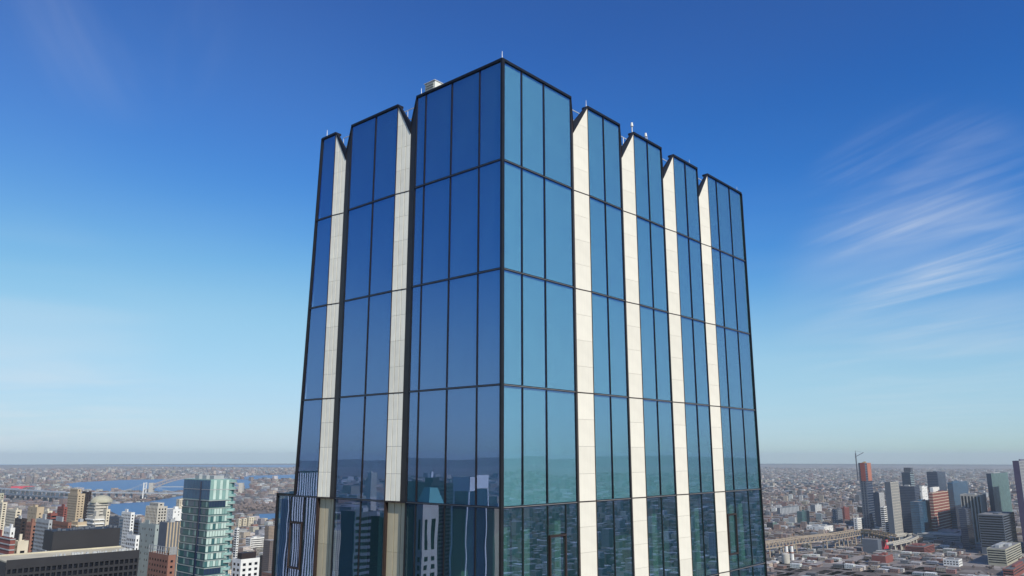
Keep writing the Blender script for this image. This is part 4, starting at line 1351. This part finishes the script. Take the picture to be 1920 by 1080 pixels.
r, c, w, dd, zt = mblock('white_capped_tower', 'dark tower with white cap and edges mirrored in the corner bay', 846, 912, 893, 520, 'navyglass', style=('none',), bulk=0)
og = (c.x, c.y, 0); o = c + RD * dd
mb = MB(); mb.obox(o - LD * .3, LD * (w + .6), RD * .8, zt - 9, zt + .3); mb.build('cap', M['white'], r, og)
mb = MB(); mb.obox(c - LD * .8, LD * .8, RD * (dd + .8), zt - 9, zt + .3); mb.build('cap', M['white'], r, og)
mb = MB(); mb.obox(c - LD * .7, LD * .7, RD * .9, 0, zt - 9); mb.build('edge_strip', M['white'], r, og)
for s in (0, w - .9):
    mb = MB(); mb.obox(o + LD * s, LD * .9, RD * .7, 0, zt - 9); mb.build('edge_strip', M['white'], r, og)
r, c, w, dd, zt = mblock('green_roofed_tower', 'pink grey stone tower with green copper roof mirrored left of the white capped one', 775, 822, 946, 330, 'concrete', style=('none',), bulk=0)
og = (c.x, c.y, 0); o = c + RD * dd
mb = MB()
wins(mb, o, LD, RD, w, zt - 60, zt - 22, 3.0, 3.4, .5, .55); wins(mb, o, LD, RD, w, zt - 20, zt - 6, 2.6, 14, .45, .95)
wins(mb, c, RD, -LD, dd, zt - 60, zt - 22, 3.0, 3.4, .5, .55); wins(mb, c, RD, -LD, dd, zt - 20, zt - 6, 2.6, 14, .45, .95)
tag(mb.build('windows', M['win'], r, og), kind='stuff')
mb = MB(); q = [c, c + LD * w, c + LD * w + RD * dd, c + RD * dd]; e = c + LD * w / 2 + RD * dd * .5
base = [(p.x, p.y, zt + .05) for p in q]; top = [(e.x + (p.x - e.x) * .55, e.y + (p.y - e.y) * .55, zt + 7) for p in q]
mb.hexa((base + top) if (LD.x * RD.y - LD.y * RD.x) > 0 else ([base[i] for i in (0, 3, 2, 1)] + [top[i] for i in (0, 3, 2, 1)])); mb.build('copper_roof', cmat('copper', (.16, .40, .34)), r, og)
r, c, w, dd, zt = mblock('pinstriped_tower', 'black and white pinstriped tower mirrored in the leftmost bay', 500, 590, 884, 300, 'charcoal', style=('none',), bulk=1)
og = (c.x, c.y, 0); o = c + RD * dd
k = int(dd / 1.15)
for i in range(k):
    mb = MB(); mb.obox(c - LD * .45 + RD * (i * dd / k), RD * .52, LD * .5, zt - 75, zt - .5); mb.build('pier', M['white'], r, og)
k = int(w / 1.15)
for i in range(k):
    mb = MB(); mb.obox(o + LD * (i * w / k), LD * .5, RD * .5, zt - 75, zt - .5); mb.build('pier', M['white'], r, og)
mblock('black_block', 'plain black block mirrored behind the green copper roof', 756, 850, 905, 700, 'charcoal', style=('ribbon',))
mblock('dark_block', 'dark block mirrored in the lower middle left bay', 630, 700, 958, 420, 'slate', style=('ribbon',))
mblock('dark_tower', 'dark tower mirrored beside the lower stone strip', 690, 760, 968, 260, 'charcoal', style=('ribbon',))
mblock('stone_block', 'pale stone block mirrored next to the corner', 915, 945, 955, 600, 'tan', style=('none',))
mblock('far_slab_pair', 'far pale slab mirrored above the rooftops of the middle left bay', 688, 706, 884, 3200, 'concrete', style=('grid',))
mblock('far_tower', 'far slim pale tower mirrored between the middle mullions', 800, 806, 884, 2600, 'white', style=('none',))


# ------------------------------------------------------------------ the rest of the city: rows of blocks on the street grid
PAL_Q = [((.24, .19, .165), (.32, .29, .27), 5), ((.27, .18, .145), (.23, .21, .195), 5), ((.42, .35, .28), (.36, .34, .32), 4), ((.44, .42, .39), (.52, .51, .49), 3),
         ((.56, .55, .52), (.60, .60, .58), 2), ((.13, .13, .14), (.14, .14, .14), 3), ((.24, .13, .105), (.28, .26, .25), 2), ((.21, .23, .26), (.30, .30, .31), 2)]
PAL_M = [((.55, .47, .35), (.44, .41, .37), 4), ((.38, .30, .22), (.30, .28, .26), 4), ((.27, .14, .10), (.26, .24, .22), 4), ((.64, .62, .57), (.54, .52, .50), 3),
         ((.32, .32, .32), (.22, .21, .21), 3), ((.16, .12, .10), (.30, .28, .26), 2), ((.10, .12, .15), (.2, .2, .2), 1)]
QF = math.cos(AL), math.sin(AL)
LMA = np.array([(p.x, p.y, r) for p, r in LM])


def lots(az0, az1, r0, r1, pitch, street, palette, hfun, fill=.85, size=(.6, .95), rot=0.0):
    """building footprints on a rotated grid inside a sector; returns rows (cx, cy, half a, half b, height, palette index)"""
    out = []
    am = R_((az0 + az1) / 2)
    ca, sa = math.cos(RZ['R'] + rot), math.sin(RZ['R'] + rot)
    # bounding box of the sector in grid axes
    P = [(r * math.sin(R_(a)), r * math.cos(R_(a))) for r in (r0, (r0 + r1) / 2, r1) for a in np.linspace(az0, az1, 9)]
    G = [(x * ca + y * sa, -x * sa + y * ca) for x, y in P]
    g0 = min(g[0] for g in G), min(g[1] for g in G); g1 = max(g[0] for g in G), max(g[1] for g in G)
    na, nb = int((g1[0] - g0[0]) / pitch) + 1, int((g1[1] - g0[1]) / pitch) + 1
    I, J = np.meshgrid(np.arange(na), np.arange(nb), indexing='ij')
    ga = g0[0] + (I + .5) * pitch + street * (I // 3) * .0
    gb = g0[1] + (J + .5) * pitch
    blk = (np.mod(I, 4) == 0) | (np.mod(J, 11) == 0)            # streets and avenues
    x = ga * ca - gb * sa; y = ga * sa + gb * ca
    rr = np.hypot(x, y); az = np.degrees(np.arctan2(x, y))
    ok = (rr > r0) & (rr < r1) & (az > az0) & (az < az1) & (nrg.random(x.shape) < fill)
    if pitch < 60: ok &= ~blk
    x, y, rr = x[ok], y[ok], rr[ok]
    keep = np.ones(len(x), bool)
    for w in WATER:
        w = np.array(w); lo, hi = w.min(0), w.max(0)
        c = np.where((x > lo[0]) & (x < hi[0]) & (y > lo[1]) & (y < hi[1]))[0]
        for k in c:
            if in_poly(x[k], y[k], [tuple(q) for q in w]): keep[k] = False
    for lx, ly, lrad in LMA:
        keep &= np.hypot(x - lx, y - ly) > lrad + pitch * .35
    x, y, rr = x[keep], y[keep], rr[keep]; n = len(x)
    ha = pitch * .5 * nrg.uniform(*size, n); hb = pitch * .5 * nrg.uniform(*size, n)
    wts = np.array([p[2] for p in palette], float); wts /= wts.sum()
    return np.c_[x, y, ha, hb, hfun(rr, n), nrg.choice(len(palette), n, p=wts), np.full(n, rot)]


def low(med, sg, cap):
    return lambda r, n: np.minimum(cap, med * np.exp(sg * nrg.standard_normal(n)))


SETS = []
SETS.append((lots(16.5, 36, 1650, 2500, 23, 0, PAL_Q, low(7.5, .35, 20), .93, size=(.6, 1.0), rot=.0), PAL_Q, 'near_right'))
SETS.append((lots(16.5, 36, 2500, 4600, 24, 0, PAL_Q, low(9.5, .62, 58), .86, rot=.12), PAL_Q, 'mid_right'))
SETS.append((lots(16.5, 36, 4600, 8200, 36, 0, PAL_Q, low(9, .45, 36), .62, rot=-.2), PAL_Q, 'far'))
SETS.append((lots(16.5, 36, 8200, 17000, 64, 0, PAL_Q, low(8.5, .5, 45), .40, size=(.3, .8)), PAL_Q, 'far'))
SETS.append((lots(-36, -14.5, 620, 1500, 28, 0, PAL_M, low(26, .55, 78), .84, rot=0), PAL_M, 'near_left'))
SETS.append((lots(-36, -14.5, 1500, 3350, 26, 0, PAL_M, lambda q, n: np.minimum(np.where(q > 2150, 30, 88), 30 * np.exp(.5 * nrg.standard_normal(n)) * np.where(q > 2150, .6, 1)), .86, rot=0), PAL_M, 'mid_left'))
SETS.append((lots(-36, -14.5, 4300, 8200, 38, 0, PAL_Q, low(9, .5, 42), .50, rot=.3), PAL_Q, 'far'))
SETS.append((lots(-36, -14.5, 8200, 17000, 64, 0, PAL_Q, low(9.5, .6, 60), .42, size=(.3, .8)), PAL_Q, 'far'))
# beyond the frame and behind the tower
for a0, a1 in ((36, 60), (-14.5, 16.5)):
    SETS.append((lots(a0, a1, 1650, 4600, 34, 0, PAL_Q, low(9.5, .5, 45), .80, rot=.1), PAL_Q, 'far'))
    SETS.append((lots(a0, a1, 4600, 12000, 75, 0, PAL_Q, low(9.5, .5, 45), .55), PAL_Q, 'far'))
SETS.append((lots(-66, -36, 500, 4300, 36, 0, PAL_M, low(24, .5, 70), .80), PAL_M, 'far'))
SETS.append((lots(-66, -36, 4300, 12000, 75, 0, PAL_Q, low(9.5, .5, 45), .55), PAL_Q, 'far'))
# directions that only show in the glass
SETS.append((lots(-140, -66, 260, 2600, 44, 0, PAL_M, low(30, .6, 120), .80), PAL_M, 'far'))
SETS.append((lots(-140, -66, 2600, 9000, 95, 0, PAL_Q, low(14, .7, 70), .5), PAL_Q, 'far'))
SETS.append((lots(60, 112, 1350, 3600, 25, 0, PAL_Q, low(9, .6, 60), .80), PAL_Q, 'far'))
SETS.append((lots(58, 116, 3600, 11000, 70, 0, PAL_Q, low(12, .6, 60), .5), PAL_Q, 'far'))


def px_of(x, y, z):
    c, s = math.cos(PITCH), math.sin(PITCH); z = z - CAMH
    yy = y * c + z * s; zz = -y * s + z * c
    return 960 + FPX * x / yy, 540 - FPX * zz / yy


def in_view(x, y, z):
    u, v = px_of(x, y, z)
    return -5 < u < 1925 and v < 1078 and not (505 < u < 1445)


# the 150 that show largest on either side become buildings of their own
IND = []
for rows, pal, nm in SETS:
    if nm == 'far' or not len(rows): continue
    d = np.hypot(rows[:, 0], rows[:, 1])
    size = rows[:, 2] * (rows[:, 4] * .8 + 6) / d ** 2
    cand = [i for i in np.argsort(-size) if in_view(rows[i, 0], rows[i, 1], rows[i, 4])]
    k = {'near_right': 110, 'mid_right': 45, 'near_left': 50, 'mid_left': 90}[nm]
    for i in cand[:k]:
        IND.append((rows[i], pal, nm))
    rows[cand[:k], 4] = -1


def house_proto(kind):
    """unit block: base 1 x 1, height 1; roof edge, bulkheads and roof plant as real shapes"""
    mb = MB(); rr = random.Random(kind)
    mb.obox((-.5, -.5), (1, 0), (0, 1), 0, .93, 0, 1)
    e = .035
    for o_, a_, b_ in (((-.5, -.5), (1, 0), (0, e)), ((-.5, .5 - e), (1, 0), (0, e)), ((-.5, -.5 + e), (e, 0), (0, 1 - 2 * e)), ((.5 - e, -.5 + e), (e, 0), (0, 1 - 2 * e))):
        mb.obox(o_, a_, b_, .931, 1.0, 0)
    for k in range(rr.randint(1, 4)):
        a, b2 = rr.uniform(-.35, .1), rr.uniform(-.35, .1)
        mb.obox((a, b2), (rr.uniform(.1, .3), 0), (0, rr.uniform(.1, .3)), .931, 1.0 + rr.uniform(.04, .26) + .003 * k, 0 if rr.random() < .5 else 2)
    if kind % 3 == 0:                            # lower wing
        mb.obox((.501, -.45), (.28, 0), (0, .7), 0, rr.uniform(.4, .7), 0, 1)
    return mb.mesh('low_building', [M['house'], M['house_roof'], M['steel']])


M['house_roof'] = plain('house_roof', (.3, .3, .3), .9, .35, 3.0)
PROTO = [[None] * 9 for _ in range(4)]
rtone = [(.24, .225, .21), (.42, .40, .38), (.60, .59, .57), (.12, .12, .12)]
for q in range(4):
    M['house_roof'] = plain('house_roof_%d' % q, rtone[q], .9, .35, 3.0)
    for k in range(9):
        PROTO[q][k] = house_proto(k)


def colour_word(c):
    r, g, b_ = c
    if r > .5: return 'white' if abs(r - b_) < .1 else 'cream'
    if r - b_ > .10 and r < .32: return 'brick'
    if r > .3 and r - b_ > .07: return 'tan'
    if max(c) < .2: return 'dark'
    return 'grey'


WHERE = {'near_right': ('low {} industrial block on the flats right of the tower', 'low industrial blocks right of the tower'),
         'mid_right': ('small {} block between the towers across the river', 'small blocks among the far right towers'),
         'near_left': ('{} apartment block packed among the nearer left rooftops', 'apartment blocks in the nearer left rooftops'),
         'mid_left': ('far {} apartment block in the left cluster before the river', 'apartment blocks in the left cluster')}
NEAR = []
for o in bpy.data.objects:
    if o.parent is None and o.get('category') and o.name.split('.')[0] not in ('glass_tower', 'rooftop_unit', 'stair_bulkhead', 'access_crane', 'weather_sensor', 'exhaust_fan', 'tower_crane') and 'mirrored' not in o['label']:
        ch = [c for c in o.children if c.name.split('.')[0] in ('wall', 'deck', 'shaft')]
        m = ch[0] if ch else o
        bpy.context.view_layer.update()
        if m.type != 'MESH': continue
        cs = [m.matrix_world @ Vector(c) for c in m.bound_box]
        cen = sum(cs, Vector()) / 8; zt = max(c.z for c in cs)
        u, v = px_of(cen.x, cen.y, zt - 8)
        NEAR.append((u, v, o.name.split('.')[0].replace('_', ' ')))


def where_word(x, y, z):
    u, v = px_of(x, y, z)
    if not NEAR: return 'among the roofs'
    k = min(NEAR, key=lambda q: (q[0] - u) ** 2 + 2.0 * (q[1] - v) ** 2)
    du, dv = u - k[0], v - k[1]
    if abs(du) > 1.6 * abs(dv): rel = 'right of' if du > 0 else 'left of'
    else: rel = 'below' if dv > 0 else 'beyond'
    far = math.hypot(du, dv)
    return ('just ' if far < 13 else 'well ' if far > 32 else '') + rel + ' the ' + k[2]


for row, pal, nm in IND:
    x, y, ha, hb, h, pi_, rot = row
    wc, rc, _ = pal[int(pi_)]
    j = [min(1, max(.01, v * rng.uniform(.82, 1.2))) for v in wc]
    q = 2 if rc[0] > .55 else 1 if rc[0] > .33 else 3 if rc[0] < .17 else 0
    o = link('apartment_block' if 'left' in nm else 'low_building', PROTO[q][rng.randrange(9)], None, (x, y, 0), RZ['R'] + rot)
    o.scale = (2 * ha, 2 * hb, h)
    o.color = (*j, 1)
    w = colour_word(wc)
    sz = 'long ' if max(ha, hb) > 1.45 * min(ha, hb) else 'squat ' if h < ha else 'tall ' if h > 4 * ha else 'small ' if ha < 8.5 else ''
    kind_ = {'near_right': 'low shed', 'mid_right': 'mid rise', 'near_left': 'apartment block', 'mid_left': 'apartment house'}[nm]
    tag(o, sz + w + ' ' + kind_ + ' ' + where_word(x, y, h), 'building', w + ' ' + WHERE[nm][1])


from collections import defaultdict
same = defaultdict(list)
for o in bpy.data.objects:
    if o.parent is None and o.get('label'): same[o['label']].append(o)
ORD = ['first', 'second', 'third', 'fourth', 'fifth', 'sixth', 'seventh', 'eighth', 'ninth', 'tenth']
for lab, os_ in same.items():                    # alike neighbours: count them from the left
    if 1 < len(os_) <= 10:
        os_.sort(key=lambda o: px_of(*o.location[:2], 10)[0])
        for k, o in enumerate(os_):
            o['label'] = (('left' if k == 0 else 'right') + ' one of two: ' if len(os_) == 2 else ORD[k] + ' from the left: ') + lab


def city_mesh(name, sets):
    """all remaining blocks as one mass"""
    V, F, Cc = [], [], []; n = 0
    for rows, pal, _ in sets:
        rows = rows[rows[:, 4] > 0]
        if not len(rows): continue
        x, y, ha, hb, h, pi_, rot = rows.T
        ang = RZ['R'] + rot; ca, sa = np.cos(ang), np.sin(ang)
        cs = []
        for sx, sy in ((-1, -1), (1, -1), (1, 1), (-1, 1)):
            dx, dy = sx * ha, sy * hb
            cs.append(np.c_[x + dx * ca - dy * sa, y + dx * sa + dy * ca])
        bot = np.stack([np.c_[q, np.zeros(len(x))] for q in cs], 1); top = np.stack([np.c_[q, h] for q in cs], 1)
        v = np.concatenate([bot, top], 1).reshape(-1, 3); V.append(v)
        idx = n + np.arange(len(x))[:, None] * 8
        f = np.stack([idx + np.array(q) for q in ((4, 5, 6, 7), (0, 1, 5, 4), (1, 2, 6, 5), (2, 3, 7, 6), (3, 0, 4, 7))], 1).reshape(-1, 4); F.append(f)
        W_ = np.array([p[0] for p in pal])[pi_.astype(int)]; R0 = np.array([p[1] for p in pal])[pi_.astype(int)]
        jit = nrg.uniform(.75, 1.25, (len(x), 1)) * nrg.uniform(.94, 1.06, (len(x), 3))
        Cc.append(np.stack([R0 * nrg.uniform(.5, 1.25, (len(x), 1)), W_ * jit, W_ * jit, W_ * jit, W_ * jit], 1).reshape(-1, 3)); n += len(v)
    V, F, Cc = np.concatenate(V), np.concatenate(F), np.concatenate(Cc)
    me = bpy.data.meshes.new(name)
    me.vertices.add(len(V)); me.vertices.foreach_set('co', V.astype(np.float32).ravel())
    me.loops.add(F.size); me.loops.foreach_set('vertex_index', F.astype(np.int32).ravel())
    me.polygons.add(len(F)); me.polygons.foreach_set('loop_start', (np.arange(len(F)) * 4).astype(np.int32))
    me.polygons.foreach_set('use_smooth', np.zeros(len(F), bool))
    me.update(calc_edges=True)
    ca_ = me.color_attributes.new('Col', 'FLOAT_COLOR', 'CORNER')
    col = np.ones((F.size, 4), np.float32); col[:, :3] = np.clip(np.repeat(Cc, 4, 0), 0, 1)
    ca_.data.foreach_set('color', col.ravel())
    me.materials.append(M['city'])
    o = link(name, me)
    return tag(o, None, None, None, 'stuff')


o = city_mesh('distant_city', [s for s in SETS]); o['label'] = 'endless far rooftops of the city fading to the horizon'

# bare winter trees along the banks, in parks and yards: one mass
def woods(name, label, spots):
    V, F = [], []; n = 0
    ico = [(0, 0, 1), (.894, 0, .447), (.276, .851, .447), (-.724, .526, .447), (-.724, -.526, .447), (.276, -.851, .447), (.5, .7, -.3), (-.8, 0, -.3), (.4, -.75, -.3)]
    fc = [(0, 1, 2), (0, 2, 3), (0, 3, 4), (0, 4, 5), (0, 5, 1), (1, 6, 2), (2, 6, 7), (2, 7, 3), (3, 7, 4), (4, 7, 8), (4, 8, 5), (5, 8, 1), (1, 8, 6)]
    for x, y, s in spots:
        j = nrg.uniform(.6, 1.25, (9, 1))
        v = np.array(ico) * j * s + np.array([x, y, s * .7]); V.append(v)
        F += [tuple(n + k for k in f) for f in fc]; n += 9
    me = bpy.data.meshes.new(name); me.from_pydata(np.concatenate(V).tolist(), [], F); me.materials.append(M['woods'])
    o = link(name, me); tag(o, None, None, None, 'stuff'); o['label'] = label


sp = []


def strip(px, k, s0, s1, spread):
    for i in range(k):
        q = rng.random() * (len(px) - 1); a = int(q); u0, v0 = px[a]; u1, v1 = px[a + 1]
        p = ray_at_z(u0 + (u1 - u0) * (q - a), v0 + (v1 - v0) * (q - a), 0)
        x, y = p.x + rng.gauss(0, spread), p.y + rng.gauss(0, spread)
        if not in_water(x, y): sp.append((x, y, rng.uniform(s0, s1)))


strip([(205, 936), (250, 937), (275, 934)], 500, 6, 11, 110)         # island woods
strip([(448, 952), (500, 953), (520, 951)], 420, 6, 11, 160)
strip([(480, 990), (520, 988)], 220, 5, 9, 60)
strip([(190, 907), (225, 905), (245, 906)], 320, 8, 13, 260)
strip([(1440, 938), (1520, 932), (1600, 928)], 900, 6, 11, 260)
strip([(1440, 1003), (1500, 998), (1540, 1000)], 260, 5, 8, 30)
strip([(1660, 930), (1900, 925)], 500, 6, 11, 320)
for i in range(2600):
    a = R_(rng.choice([rng.uniform(17.5, 36), rng.uniform(-36, -17.5)])); r = rng.uniform(1900, 7000)
    x, y = r * math.sin(a), r * math.cos(a)
    if not in_water(x, y): sp.append((x, y, rng.uniform(3, 5.5)))
woods('bare_woods', 'bare brown winter trees along the banks and among the roofs', sp)

# ------------------------------------------------------------------ the air
bpy.context.view_layer.update()
HAZE_TOP = max((o.matrix_world @ Vector(c)).z for o in bpy.data.objects if o.type == 'MESH' and o.name.split('.')[0] not in ('hills',) for c in o.bound_box) + 4
HAZE_TOP = max(HAZE_TOP, 345.0)
mb = MB(); S = 31000
mb.obox((-S, -S), (2 * S, 0), (0, 2 * S), -6, HAZE_TOP)
hz, nt, n, l, b = newmat('haze_air'); n.remove(b)
pv = N(n, 'ShaderNodeVolumePrincipled')
pv.inputs['Color'].default_value = (.85, .95, 1.0, 1)
pv.inputs['Density'].default_value = 3.4e-5
pv.inputs['Anisotropy'].default_value = 0.0
l.new(pv.outputs[0], n['Material Output'].inputs['Volume'])
o = mb.build('haze', hz); tag(o, None, None, None, 'stuff'); o['label'] = 'thin blue air over the whole city'
